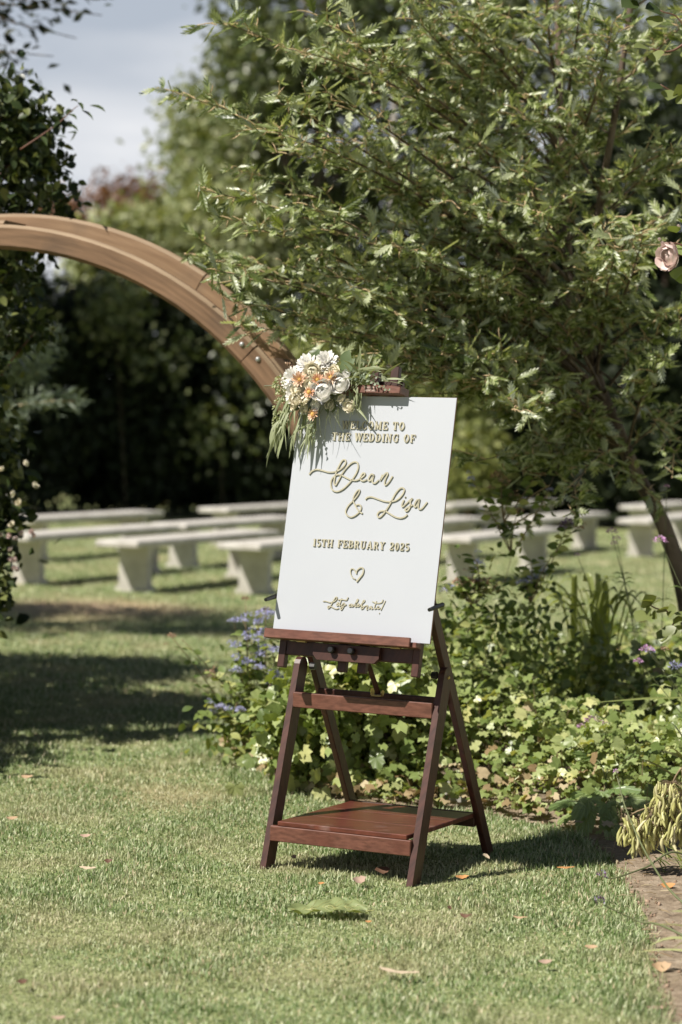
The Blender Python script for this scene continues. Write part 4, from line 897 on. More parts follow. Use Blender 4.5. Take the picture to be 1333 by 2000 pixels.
# long willow leaves: a trailing bunch and a bunch over the clamp
def willow(p0, d0, L, droop, wd, side=None):
    d0 = unit(d0); P = [p0]; d = d0.copy()
    for i in range(7): d = unit(d + np.array((0, 0, -1.)) * droop); P.append(P[-1] + d * L / 7)
    m = MB(); m.blade(P, wd * np.array((.35, .8, 1, 1, .85, .6, .35, .06)), side if side is not None else EX + EU * .2 + g.normal(size=3) * .5, .2); return m.build('willow_leaf', M['willow'], bq)
for i in range(46):
    a, b = g.uniform(-.05, .10), g.uniform(.70, .83); L = g.uniform(.06, .13)
    willow(bd(a, b, g.uniform(.015, .065)), EX * g.uniform(-.7, .5) - EU * g.uniform(.0, 1) + EN * g.uniform(0, .5), L, g.uniform(.10, .4), g.uniform(.006, .012))
for i in range(14):
    a, b = g.uniform(-.07, -.0), g.uniform(.68, .78); willow(bd(a, b, g.uniform(.0, .05)), -EX * g.uniform(.1, .8) - EU * .8 + EN * .2, g.uniform(.07, .13), .3, g.uniform(.007, .013))
for i in range(34):
    a, b = g.uniform(.17, .27), g.uniform(.865, .915); willow(bd(a, b, g.uniform(.01, .06)), EX * g.uniform(-.6, 1) + EU * g.uniform(-.5, .8) + EN * g.uniform(0, .5), g.uniform(.06, .12), g.uniform(.02, .25), g.uniform(.004, .010))
for i in range(18):
    a, b = g.uniform(.205, .255), g.uniform(.82, .87); willow(bd(a, b, g.uniform(.03, .06)), EX * g.uniform(-.3, .7) - EU + EN * g.uniform(0, .3), g.uniform(.05, .085), .25, g.uniform(.003, .008))
for (a, b, dx, dz, L, wd) in ((.33, .895, .8, .75, .085, .012), (.27, .93, .3, .9, .05, .006), (.24, .955, -.15, 1, .05, .006), (.34, .885, 1, .15, .08, .009), (.39, .872, .7, .75, .045, .010), (.22, .91, 1, .25, .13, .014), (.20, .905, -.9, .3, .11, .010), (.18, .90, -.7, -.3, .13, .010), (.32, .88, 1, .02, .10, .006), (.225, .80, .9, -.6, .10, .009)):
    willow(bd(a, b, .045), EX * dx + EU * dz + EN * .1, L, .05, wd)
for (pts, r0, r1, k) in (([(.20, .885), (.26, .882), (.31, .868), (.365, .842)], .012, .006, 18), ([(.19, .90), (.24, .905), (.30, .895), (.35, .878)], .009, .005, 14), ([(.06, .76), (.085, .72), (.10, .69), (.105, .655)], .009, .006, 12)):
    P = spline([bd(a, b, .055) for a, b in pts], 8); m = MB(); m.tube(P, .0011, 5); es = m.build('eucalyptus_stem', M['stem'], bq)
    for i in range(k):
        q = i / (k - 1); p = P[int(q * (len(P) - 1))]; s = 1 if i % 2 else -1; r = r0 + (r1 - r0) * q; d = unit(EX * g.normal(0, .3) + EU * s + EN * g.normal(.3, .3))
        V, F = scatter(*CUP, p[None], d[None], facing(g.normal(0, .4), .4)[None], np.array([(r * 1.2, r * 1.5, r * .4)])); tri_mesh('eucalyptus_leaf', V, F, M['euc'], bq)
m = MB()
for i in range(60):
    a, b = g.uniform(-.03, .2), g.uniform(.78, .92); p = bd(a, b, g.uniform(.0, .04)); m.tube([bd(.08, .84, .005), p], .0012, 4)
for i in range(26):   # fine trailing stems
    a, b = g.uniform(-.03, .24), g.uniform(.77, .85); p = bd(a, b, .05); q = p + EX * g.normal(0, .03) - EU * g.uniform(.05, .14); m.tube(bez(p, (p + q) / 2 + EN * .02, q, 6), np.linspace(.0013, .0005, 6), 4)
m.build('flower_stem', M['stem'], bq)

# ------------------------------------------------------------------ the oak-leaved tree on the right
def oak():
    g = np.random.default_rng(400); base = np.array((1.70, 11.05, 0)); t = thing('oak_leaved_tree', 'slanting young tree with glossy oak-like leaves spreading over the sign', 'tree', base)
    TP = [base, sp(1348, 1230, 11), sp(1322, 1100, 11), sp(1285, 1000, 11), sp(1240, 920, 11), sp(1203, 830, 11), sp(1172, 755, 11), sp(1140, 650, 11.05), sp(1112, 520, 11.1), sp(1098, 300, 11.1), sp(1092, 80, 11.1), sp(1085, -200, 11.15), sp(1080, -420, 11.2)]
    P = spline(TP, 5); m = MB(); m.tube(P, np.interp(np.linspace(0, 1, len(P)), [0, .3, .5, 1], [.041, .034, .028, .012]), 10); m.build('trunk', M['bark'], t, True)
    trunk = P; T2 = spline([trunk[32], sp(1150, 560, 10.8), sp(1175, 380, 10.7), sp(1205, 200, 10.6), sp(1235, -20, 10.6), sp(1260, -300, 10.6)], 6)
    m = MB(); m.tube(T2, np.linspace(.022, .010, len(T2)), 8); m.build('limb', M['bark'], t, True)
    tips = [(358, 186), (440, 45), (560, 95), (396, 372), (384, 497), (440, 585), (478, 640), (560, 300), (600, 560), (520, 440), (640, 505), (560, 645), (690, 650), (740, 690), (500, 245), (640, 180), (700, 90), (545, 200), (470, 330), (620, 30), (455, 430), (430, 530), (620, 620), (600, 400), (820, 770), (760, 735), (700, 720),
            (640, 300), (700, 350), (560, 520), (690, 560), (740, 480), (800, 620), (870, 690), (930, 740), (1000, 800), (930, 900), (1020, 915), (1000, 880), (1060, 860), (900, 780), (1110, 985), (1050, 1000), (1330, 900), (1320, 800), (1300, 700), (1262, 960)]
    while len(tips) < 108:
        px, py = g.uniform(620, 1420), g.uniform(-70, 960); lim = np.interp(px, [620, 760, 860, 1000, 1100, 1180, 1420], [600, 670, 740, 780, 730, 690, 740])
        if py < lim and not (px < 800 and g.uniform() < .35) and not (px > 1180 and py > 480 and g.uniform() < .62): tips.append((px, py))
    limbs = MB(); twigs = MB(); LP = []; LD = []; LN = []; LS = []
    for i, (px, py) in enumerate(tips):
        tip = sp(px, py, (10.0 + g.uniform(-.5, .3)) if i < 34 else g.uniform(9.6, 10.9)); 
        src = trunk if (g.uniform() < .62 or px < 1000) else T2
        hd = np.linalg.norm(tip[:2] - np.array((1.1, 11.0))); z0 = max(tip[2] - .30 * hd - .1, 1.42); q = src[np.argmin(np.abs(src[:, 2] - z0))]
        path = bez(q, (q + tip) / 2 + np.array((0, 0, .10 * hd)) + g.normal(size=3) * .05, tip, 22); limbs.tube(path, np.linspace(.004 + .0045 * min(hd, 1.8), .0014, 22), 5)
        L = np.linalg.norm(np.diff(path, axis=0), axis=1).sum(); nt = int(L * .72 / .075) + 3
        for u in np.linspace(.26, 1, nt):
            k = min(int(u * 21), 20); p = path[k] + (path[k + 1] - path[k]) * ((u * 21) % 1 if u < 1 else 1); T = unit(path[k + 1] - path[k])
            s = unit(np.cross(T, (0, 0, 1.))) * g.choice((-1, 1)); d = unit(T * g.uniform(.5, 1.1) + s * g.uniform(.2, .9) + np.array((0, 0, g.uniform(-.15, .5))))
            tl = g.uniform(.06, .19) * (1 if u < .95 else .7); e = p + d * tl + np.array((0, 0, -.012)); twigs.tube(bez(p, (p + e) / 2 + (0, 0, .01), e, 4), [.0027, .0023, .0019, .0015], 4)
            nl = int(tl / .030) + 2
            for j in range(nl):
                w = (j + .6) / nl; lp = p + (e - p) * w; s2 = unit(np.cross(d, (0, 0, 1.)) + g.normal(size=3) * .25) * (1 if j % 2 else -1)
                LP.append(lp); LD.append(unit(d * .55 + s2 * (.75 if j < nl - 1 else .1) + g.normal(size=3) * .5 + np.array((0, 0, -.12)))); LN.append(unit(np.array((-.28, -.45, .75)) + g.normal(size=3) * .5)); LS.append(g.uniform(.055, .112))
    LP, LD, LN, LS = map(np.array, (LP, LD, LN, LS))
    limbs.build('branch', M['bark'], t, True); twigs.build('twig', M['twig'], t)
    k = g.choice(len(LP), int(len(LP) * .42), replace=False); V, F = scatter(*SPUR, LP[k] + g.normal(size=(len(k), 3)) * .006, unit(LD[k] + g.normal(size=(len(k), 3)) * .7), randunit(len(k), g), np.stack([np.full(len(k), .045), g.uniform(.022, .05, len(k)), np.full(len(k), .045)], 1))
    tag(tri_mesh('spur_twigs', V, F, M['twig'], t), kind='stuff')
    # the 300 leaves that show largest are leaves of their own; the rest is joined
    px = 666.5 + FPX * LP[:, 0] / LP[:, 1]; vis = (px > 360) & (px < 1320) & (LP[:, 2] < 3.2); score = np.where(vis, LP[:, 1] - LS * 22, 99); order = np.argsort(score); own = order[:300]; rest = order[300:]
    V, F = scatter(*LOBED, LP[rest], LD[rest], LN[rest], LS[rest]); tag(tri_mesh('foliage', V, F, M['oak_leaf'], t), kind='stuff')
    me = bpy.data.meshes.new('leaf'); me.from_pydata(LOBED[0].tolist(), [], LOBED[1].tolist()); me.materials.append(M['oak_leaf_single'])
    Y = unit(LD[own]); X = unit(np.cross(Y, LN[own])); Z = np.cross(X, Y)
    for i, k in enumerate(own):
        o = bpy.data.objects.new('leaf', me); COL.objects.link(o); o.parent = t
        A = np.eye(4); A[:3, 0] = X[i] * LS[k]; A[:3, 1] = Y[i] * LS[k]; A[:3, 2] = Z[i] * LS[k]; A[:3, 3] = LP[k] - base; o.matrix_local = Matrix(A.tolist())
    return len(LP)
n_oak = oak()

# ------------------------------------------------------------------ flower bed planting
def bed_height(P):
    d = edge_dist(P); far = np.clip((13.4 - P[:, 1]) / .8, 0, 1)
    return (.06 + .42 * np.clip(d / .62, 0, 1) ** .8) * np.clip(far, .3, 1) * (.85 + .25 * np.sin(P[:, 0] * 5 + P[:, 1] * 3))
n = 23000; P = np.column_stack([rng.uniform(-.6, 3.2, n), rng.uniform(8.6, 13.3, n)])
d = edge_dist(P); keep = inside(P, BED) & (d > .02) & ((P[:, 1] > 9.15) | (rng.uniform(size=n) < .12)) & ~((P[:, 0] > 1.05) & (P[:, 1] < 9.3) & (rng.uniform(size=n) < .6)); P = P[keep]; d = d[keep]; n = len(P)
hz = bed_height(P) * rng.uniform(.25, 1.05, n) + .02
LPos = np.column_stack([P, hz]); th = rng.uniform(0, 2 * np.pi, n)
LD = unit(np.column_stack([np.cos(th), np.sin(th), rng.uniform(-.5, .25, n)])); LN = unit(rng.normal(size=(n, 3)) * .5 + np.array((-.3, -.5, .8)))
dryp = rng.uniform(size=n) < np.clip(.5 - d * 1.6, .012, .5); size = np.where(dryp, rng.uniform(.03, .055, n), rng.uniform(.026, .060, n))
V, F = scatter(*PALM, LPos, LD, LN, size)
tag(tri_mesh('ground_cover', V, F, [M['cover'], M['dry_leaf']], mi=np.repeat(dryp.astype(int), len(PALM[1]))), 'mass of light green lobed ground cover leaves filling the flower bed', 'ground cover', kind='stuff')
# leaf stems under the cover
m = MB()
for i in rng.choice(n, 900, replace=False): 
    p = LPos[i]; b0 = np.array((p[0] + rng.normal(0, .04), p[1] + rng.normal(0, .04), 0)); m.tube(bez(b0, (b0 + p) / 2 + (0, 0, .03), p, 4), .0013, 3, cap=False)
tag(m.build('cover_stems', M['dry_stem']), 'thin pale stems under the ground cover leaves', 'ground cover', kind='stuff')
# crumbs and small clods on the bare soil
n = 2600; P = np.column_stack([rng.uniform(.8, 2.0, n), rng.uniform(5.0, 9.6, n)]); P = P[inside(P, BED) & (edge_dist(P) > .015)]; n = len(P)
octv, octf = tpl([(1, 0, 0), (-1, 0, 0), (0, 1, 0), (0, -1, 0), (0, 0, 1), (0, 0, -1)], [(0, 2, 4), (2, 1, 4), (1, 3, 4), (3, 0, 4), (2, 0, 5), (1, 2, 5), (3, 1, 5), (0, 3, 5)])
V, F = scatter(octv, octf, np.column_stack([P, np.full(n, .012)]), randunit(n), randunit(n), np.abs(rng.normal(0, .0045, n))[:, None] * rng.uniform(.6, 1.4, (n, 3)) + .0015)
tag(tri_mesh('soil_crumbs', V, F, M['clod']), 'crumbs and small clods on the bare soil', 'soil', kind='stuff')

# dry stalks and straw lying on the soil
n = 520; P = np.column_stack([rng.uniform(.82, 1.9, n), rng.uniform(5.2, 9.5, n)]); P = P[inside(P, BED)]; n = len(P); th = rng.uniform(0, 6.28, n)
V, F = scatter(*SPUR, np.column_stack([P, np.full(n, .021)]), np.column_stack([np.cos(th), np.sin(th), rng.normal(0, .12, n)]), np.tile((0, 0, 1.), (n, 1)), np.stack([np.full(n, .03), rng.uniform(.02, .075, n), np.full(n, .03)], 1))
tag(tri_mesh('straw_litter', V, F, M['dry_leaf']), 'dry straw and bits of stalk scattered on the bare soil', 'straw', kind='stuff')

def ageratum(name, label, base, stems, spread_leaves, seed, group='lavender flowering shrubs in the bed'):
    """stems: list of (top point, head material or None, head radius); spread_leaves: (centre, radii, count)"""
    g = np.random.default_rng(seed); base = np.asarray(base, float); t = thing(name, label, 'flowering shrub', base, group)
    mb = MB(); LPs = []; LDs = []
    for st in stems:
        top, mt, hr = st[:3]; b0 = base + g.normal(size=3) * (.07, .07, 0); b0[2] = 0
        if len(st) > 3: b0 = np.asarray(st[3])
        hr = hr * 1.25; mid = (b0 + top) / 2 + np.array((g.normal(0, .03), g.normal(0, .03), .05)); path = bez(b0, mid, top, 10); mb.tube(path, np.linspace(.0035, .0014, 10), 5)
        if mt:
            for j in range(3):
                c = top + g.normal(size=3) * hr * (.8 if j else 0); flower_ball(c, hr * (1 if j == 0 else .7), 46 if j == 0 else 26, mt, 'flower_head', t, g, .42, .7)
        for u in np.linspace(.35, .93, 6):
            p = path[int(u * 9)]
            for s in (-1, 1): LPs.append(p); LDs.append(unit(np.array((s * g.uniform(.6, 1), g.normal(0, .6), g.uniform(-.3, .4)))))
    for c, r, k in spread_leaves:
        P = np.asarray(c) + g.normal(size=(k, 3)) * np.asarray(r) * .5; P[:, 2] = np.maximum(P[:, 2], .02); LPs += list(P); LDs += list(unit(g.normal(size=(k, 3)) + (0, 0, -.2)))
    LPs = np.array(LPs); k = len(LPs); V, F = scatter(*OVATE, LPs, np.array(LDs), unit(g.normal(size=(k, 3)) * .5 + (-.1, -.25, .9)), g.uniform(.028, .06, k)); tri_mesh('foliage', V, F, M['ager_leaf'], t); mb.build('stem', M['dry_stem'], t, True)
    return t
D1 = 10.55
S1 = [(sp(x, y, D1 + dz), 'blue_flower', r) for x, y, dz, r in ((475, 1212, 0, .022), (512, 1200, .1, .022), (485, 1240, 0, .02), (505, 1215, .1, .018), (520, 1272, 0, .028), (492, 1250, .1, .024), (515, 1240, .1, .024), (462, 1260, 0, .018), (458, 1212, 0, .014), (462, 1282, 0, .014), (482, 1292, 0, .018), (465, 1308, 0, .016), (503, 1305, 0, .018), (535, 1315, 0, .020), (530, 1335, 0, .022), (545, 1328, .1, .02), (545, 1270, .1, .02), (430, 1383, -.1, .02), (470, 1388, 0, .016), (592, 1275, .1, .016), (592, 1355, .1, .016), (530, 1200, .1, .018), (410, 1372, 0, .011), (418, 1390, 0, .012))]
S1 += [(sp(480, 1170, D1), 'brown_head', .012), (sp(335, 1243, D1 - .1), 'brown_head', .016), (sp(410, 1315, D1), 'brown_head', .018), (sp(520, 1190, D1), 'purple_flower', .013), (sp(355, 1248, D1), None, 0), (sp(380, 1330, D1), None, 0), (sp(620, 1330, D1), 'brown_head', .024), (sp(655, 1325, D1), 'brown_head', .026)]
ageratum('flowering_shrub', 'lavender blue flowering shrub left of and behind the easel legs', (-.30, 10.75, 0), S1, [((-.28, 10.6, .30), (.30, .25, .26), 330), ((-.15, 10.5, .16), (.4, .25, .16), 260), ((-.42, 10.72, .14), (.2, .2, .14), 140), ((-.40, 10.7, .40), (.12, .15, .12), 60)], 500)
D2 = 10.6
NA, NB, NC, ND = sp(1000, 1085, D2), sp(925, 1190, D2), sp(1035, 1180, D2), sp(985, 1020, D2)
S2 = [(NA, None, 0), (NB, None, 0), (NC, None, 0), (ND, None, 0, NA)] + [(sp(x, y, D2), mt, r, nd) for x, y, mt, r, nd in ((921, 936, 'blue_flower', .014, NA), (942, 995, 'blue_flower', .008, NA), (1073, 957, 'blue_flower', .009, NA), (878, 1148, 'blue_flower', .018, NB), (934, 1100, 'blue_flower', .018, NB), (1022, 1138, 'blue_flower', .02, NC), (1042, 1130, 'blue_flower', .02, NC), (1030, 1146, 'blue_flower', .014, NC), (872, 1150, 'purple_flower', .012, NB), (950, 1205, 'blue_flower', .012, NB),
      (972, 930, 'brown_head', .022, ND), (985, 940, 'brown_head', .018, ND), (1003, 968, 'brown_head', .022, ND), (1016, 998, 'brown_head', .014, NA), (1110, 1022, 'purple_flower', .02, NC), (1130, 1030, 'brown_head', .016, NC), (920, 1136, 'brown_head', .026, NB), (900, 1140, 'brown_head', .024, NB), (945, 1138, 'brown_head', .026, NB), (960, 1150, 'brown_head', .018, NB), (1045, 930, 'brown_head', .02, ND), (918, 1080, None, 0, NB), (1035, 1090, None, 0, NC))]
ageratum('flowering_shrub', 'leggy lavender shrub with brown seed heads right beside the sign', (.66, 10.75, 0), S2, [((.62, 10.65, .40), (.40, .25, .40), 700), ((.80, 10.6, .66), (.24, .2, .30), 190), ((.56, 10.55, .66), (.16, .2, .24), 140), ((1.0, 10.9, .40), (.3, .3, .3), 300)], 501)

def strap_plant(name, label, cat, base, blades, mat, wd, seed, part='leaf', lean=.5):
    g = np.random.default_rng(seed); base = np.asarray(base, float); t = thing(name, label, cat, base)
    for tip, mx in blades:
        b0 = base + g.normal(size=3) * (.06, .06, 0); b0[2] = max(base[2] - .02, 0); mid = np.array(((b0[0] * .6 + tip[0] * .4), (b0[1] * .6 + tip[1] * .4), max(tip[2], b0[2] + .05) * mx)); P = bez(b0, mid, tip, 12)
        m = MB(); m.blade(P, wd * g.uniform(.8, 1.2) * np.array((.6, .75, .9, 1, 1, 1, .95, .9, .8, .62, .38, .05)), np.cross(tip - b0, (g.normal(0, .3), -1, .3)) if abs(tip[0] - b0[0]) < .1 else np.array((.1 * g.normal(), 1, .35 * g.normal())), .3); m.build(part, M[mat], t)
    return t
strap_plant('strap_leaf_plant', 'arching strap-leaved plant in the bed before the lawn gap', 'plant', (1.20, 11.3, .12), [(sp(x, y, 11.2 + dz), mx) for x, y, dz, mx in ((1085, 1155, 0, 1.35), (1165, 1140, .1, 1.3), (1212, 1152, 0, 1.3), (1052, 1190, .2, 1.5), (1108, 1172, -.1, 1.2), (1240, 1180, -.1, 1.5), (1255, 1188, .1, 1.45), (1262, 1215, -.2, 1.7), (1025, 1225, 0, 1.8), (1070, 1215, -.2, 1.5), (1150, 1185, -.2, 1.1), (1185, 1165, -.1, 1.2), (1130, 1160, .1, 1.2), (1035, 1255, -.1, 2.0), (1275, 1245, -.1, 2.0), (1098, 1200, -.3, 1.2), (1200, 1205, -.3, 1.35), (1015, 1185, .2, 1.6), (1060, 1165, .1, 1.4), (1225, 1150, .2, 1.35), (1140, 1130, .2, 1.2), (1290, 1215, 0, 1.7), (1095, 1140, .15, 1.3), (1120, 1138, -.05, 1.25), (1178, 1146, .05, 1.2), (1192, 1138, .2, 1.25), (1030, 1200, .05, 1.6), (1045, 1225, -.2, 1.7), (1080, 1180, -.15, 1.3), (1215, 1180, -.25, 1.4), (1232, 1205, -.1, 1.6), (1250, 1245, -.2, 1.9), (1160, 1200, -.35, 1.1), (1125, 1210, -.35, 1.1))], 'strap', .033, 510)
strap_plant('iris_plant', 'stiff pale iris leaves behind the yellow seed pods', 'plant', (1.45, 8.85, .02), [(sp(x, y, 8.7), mx) for x, y, mx in ((1230, 1478, .9), (1283, 1466, .9), (1295, 1453, .9), (1310, 1410, .8), (1350, 1420, .8), (1380, 1470, .8))], 'iris', .035, 511)
strap_plant('iris_plant', 'yellowish iris leaves lying over the soil at the bottom right edge', 'plant', (1.17, 6.6, .0), [(sp(x, y, d) , mx) for x, y, d, mx in ((1243, 1860, 6.75, 2.2), (1268, 1808, 6.75, 1.5), (1262, 1852, 6.6, 2.0), (1310, 1780, 6.6, 1.0), (1312, 1855, 6.5, 1.6), (1330, 1750, 6.6, .9), (1325, 1880, 6.4, 1.8))], 'iris', .028, 512)

def verbena(label, base, heads, seed, mat='pink_flower', leaves=True):
    g = np.random.default_rng(seed); base = np.asarray(base, float); t = thing('verbena', label, 'flower', base, 'tall verbena with pink-purple heads')
    mb = MB()
    for c, r, mt in heads:
        b0 = base + g.normal(size=3) * (.03, .03, 0); b0[2] = base[2]; path = bez(b0, b0 * .35 + c * .65 + np.array((0, 0, .04)), c, 9); mb.tube(path, np.linspace(.0022, .0013, 9), 5)
        flower_ball(c, r, 60, mt or mat, 'flower_head', t, g, .36, .75)
        for u in (4, 6):
            for s in (-1, 1): p = path[u]; mb.blade([p, p + np.array((s * .02, -.005, .008)), p + np.array((s * .045, -.01, .0))], [.003, .006, .001], (0, .4, 1), .1, 1)
    mb.build('stem', [M['stem'], M['ager_leaf']], t)
verbena('verbena with a bright pink head before the slanting trunk', (1.72, 9.6, .05), [(sp(1290, 1056, 9.6), .026, None)], 520)
verbena('verbena with pink heads crossing the white bench legs', (1.45, 10.7, .05), [(sp(1195, 1040, 10.6), .024, None), (sp(1205, 1052, 10.6), .018, None), (sp(1200, 1062, 10.6), .016, None), (sp(1128, 1085, 10.7), .014, None), (sp(1303, 950, 10.6), .012, None)], 521)
verbena('verbena with three pink and blue heads low by the right edge', (1.62, 9.5, .05), [(sp(1265, 1270, 9.4), .026, None), (sp(1247, 1292, 9.4), .018, None), (sp(1270, 1272, 9.45), .02, 'blue_flower'), (sp(1320, 1303, 9.5), .028, 'blue_flower'), (sp(1298, 1268, 9.5), .016, 'brown_head')], 522)
verbena('low verbena heads with a white petal in the green ground cover', (1.08, 9.9, .05), [(sp(1155, 1408, 9.6), .025, None), (sp(1136, 1420, 9.6), .018, None), (sp(1182, 1410, 9.65), .016, None)], 523)
wp = thing('butterfly', 'small white butterfly resting on the low verbena heads', 'butterfly', sp(1170, 1412, 9.52))
for s in (-1, 1):
    c = sp(1170, 1412, 9.52); d = unit(np.array((-.35 + .12 * s, -.1, .9))); V, F = scatter(*OVATE, c[None], d[None], np.array([(s * .9, -.45, .1)]), np.array([(.034, .036, .01)])); tri_mesh('wing', V, F, M['cream_petal'], wp)
m = MB(); c = sp(1170, 1412, 9.52); m.tube([c - (0, 0, .006), c + (.004, 0, .006), c + (.006, 0, .014)], [.002, .0025, .0015], 6); m.build('body', M['brown_head'], wp)
def wisp(label, pts, heads, seed):
    g = np.random.default_rng(seed); b = pts[0]; t = thing('verbena', label, 'flower', b, 'tall verbena with pink-purple heads'); m = MB(); P = spline(pts, 8); m.tube(P, np.linspace(.0042, .0016, len(P)), 6); m.build('stem', M['stem'], t, True)
    for c, r, mt in heads: flower_ball(c, r, 44, mt, 'flower_head', t, g, .42, 1.2)
    return t
wisp('long verbena stem rising across the seed pods, small purple tip', [np.array((1.25, 7.1, 0)), sp(1333, 1762, 7.2), sp(1270, 1680, 7.4), sp(1225, 1585, 7.6), sp(1208, 1525, 7.7), sp(1203, 1505, 7.7)], [(sp(1203, 1507, 7.7), .008, 'pink_flower')], 530)
wisp('verbena stalk with a dark purple head floating over the lawn edge', [np.array((1.3, 7.6, 0)), sp(1333, 1668, 7.6), sp(1260, 1695, 7.5), sp(1200, 1715, 7.4), sp(1178, 1712, 7.4)], [(sp(1176, 1711, 7.4), .014, 'purple_flower')], 531)
wisp('verbena stalk with the lower dark purple head over the grass', [np.array((1.22, 6.6, 0)), sp(1310, 1815, 6.9), sp(1250, 1800, 7.0), sp(1195, 1775, 7.0), sp(1175, 1765, 7.0)], [(sp(1171, 1763, 7.0), .016, 'purple_flower')], 532)

def big_leaf_plant():
    g = np.random.default_rng(540); base = np.array((1.06, 9.2, .02)); t = thing('large_leaved_plant', 'plant with big dark green veined lobed leaves at the lawn corner', 'plant', base)
    me = bpy.data.meshes.new('leaf')
    # pleated lobed leaf with serrated outline
    V = [(0, 0, 0)]; out = []; nlob = 5; K = 40
    for i in range(K + 1):
        a = math.radians(-115 + 230 * i / K); lob = .62 + .38 * abs(math.cos((a) * 2.5 / 2)) ** 1.2; ser = 1 + .05 * (1 if i % 2 else -1); r = lob * ser * (1.0 - .18 * abs(a))
        V.append((math.sin(a) * r * .62, math.cos(a) * r, .045 * (1 if i % 4 < 2 else -1) * r - .12 * r * r))
    for i in range(K + 1): x, y, z = V[i + 1]; V.append((x * .55, y * .55, z * .5 + .03))
    F = [(0, K + 2 + i + 1, K + 2 + i) for i in range(K)] + [(K + 2 + i, K + 3 + i, i + 2, i + 1) for i in range(K)]
    me.from_pydata(V, [], F); me.materials.append(M['deep_leaf']); mb = MB()
    for i, (px, py, d, s, dx, dz) in enumerate(((1170, 1545, 8.9, .13, -.9, -.1), (1150, 1560, 8.75, .13, -.3, -.5), (1200, 1540, 8.85, .12, .5, .1), (1115, 1565, 8.8, .10, -.9, -.3), (1150, 1580, 8.7, .12, -.2, -1), (1185, 1570, 8.65, .12, .1, -1), (1230, 1560, 8.75, .12, .8, -.2), (1210, 1500, 9.0, .11, .3, .5), (1160, 1480, 9.1, .12, -.5, .3), (1240, 1470, 9.2, .12, .6, .3), (1120, 1590, 8.85, .08, -.8, -.6), (1255, 1545, 8.95, .11, .9, .1), (1280, 1510, 9.1, .11, .6, .4), (1190, 1610, 8.6, .09, .1, -1), (1210, 1450, 9.3, .11, .1, .6), (1300, 1590, 8.8, .11, .6, -.3))):
        p = site(px, py, d + .28); o = bpy.data.objects.new('leaf', me); COL.objects.link(o); o.parent = t
        Y = unit(np.array((dx, -.45, dz * .6))); n0 = unit(np.array((-.25, -.35, .85)) + g.normal(size=3) * .18); X = unit(np.cross(Y, n0)); Z = np.cross(X, Y); A = np.eye(4); A[:3, 0] = X * s; A[:3, 1] = Y * s; A[:3, 2] = Z * s; A[:3, 3] = p - base; o.matrix_local = Matrix(A.tolist())
        b0 = base + g.normal(size=3) * (.03, .03, 0); mb.tube(bez(b0, np.array((b0[0], b0[1], p[2])), p, 6), .003, 5)
    mb.build('stem', M['stem'], t, True)
big_leaf_plant()

def seed_pods():
    g = np.random.default_rng(550); base = np.array((1.42, 8.5, .0)); t = thing('seed_head_plant', 'drooping clusters of yellow-green seed pods at the right edge', 'plant', base)
    m = MB(); m.ball((0, 0, -.5), (.115, .115, .58), 6, 7); V = np.concatenate(m.v); V[:, 0] += .12 * np.sin(V[:, 2] * 3.1); me = bpy.data.meshes.new('seed_pod'); me.from_pydata(V.tolist(), [], m.f); me.polygons.foreach_set('use_smooth', [True] * len(me.polygons)); me.materials.append(M['pod'])
    mb = MB(); n = 0
    def pod(p, s):
        o = bpy.data.objects.new('seed_pod', me); COL.objects.link(o); o.parent = t
        o.location = tuple(p - base); o.rotation_euler = (g.normal(0, .28), g.normal(0, .28), g.uniform(0, 6.28)); o.scale = (s * g.uniform(.8, 1.15),) * 2 + (s,)
    D = 8.15
    clusters = [(1312, 1540, 34, 20, 44), (1290, 1580, 40, 25, 46), (1318, 1600, 36, 24, 40), (1290, 1622, 44, 16, 34), (1265, 1625, 22, 14, 20), (1248, 1608, 26, 10, 24), (1228, 1600, 14, 8, 14), (1222, 1622, 14, 8, 14), (1253, 1640, 16, 10, 16), (1335, 1570, 24, 40, 30)]
    for cx, cy, rx, ry, k in clusters:
        hub = sp(cx, cy - ry * .6, D)
        for i in range(k):
            p = sp(cx + g.uniform(-rx, rx), cy + g.uniform(-ry, ry), D + g.uniform(-.06, .08)); pod(p, g.uniform(.040, .058)); mb.tube(bez(hub, (hub + p) / 2 + (0, 0, .012), p, 4), .0008, 3, cap=False)
    for a, b in (((1333, 1500), (1312, 1535)), ((1312, 1535), (1290, 1580)), ((1290, 1580), (1235, 1590)), ((1290, 1580), (1262, 1625)), ((1333, 1500), (1335, 1570))):
        mb.tube(bez(sp(*a, D), (sp(*a, D) + sp(*b, D)) / 2 + (0, 0, .02), sp(*b, D), 6), .003, 5)
    mb.tube(bez(base, base + (.12, -.1, .5), sp(1333, 1500, D), 10), .005, 6)
    mb.build('stem', M['dry_stem'], t, True)
seed_pods()
# needle-leaved low plant under the pods
t = thing('needle_leaved_plant', 'low tuft of grey-green needle leaves under the seed pods at the right edge', 'plant', (1.30, 8.35, 0)); g = np.random.default_rng(560); m = MB()
for i in range(260):
    b0 = np.array((1.30 + g.normal(0, .07), 8.35 + g.normal(0, .12), 0)); d = unit(g.normal(size=3) * .7 + (-.2, -.2, .55)); m.blade([b0, b0 + d * .05, b0 + d * .10 + (0, 0, -.012)], [.003, .0045, .0008], (1, .2, 0), .1)
m.build('leaf_tuft', M['ager_leaf'], t)
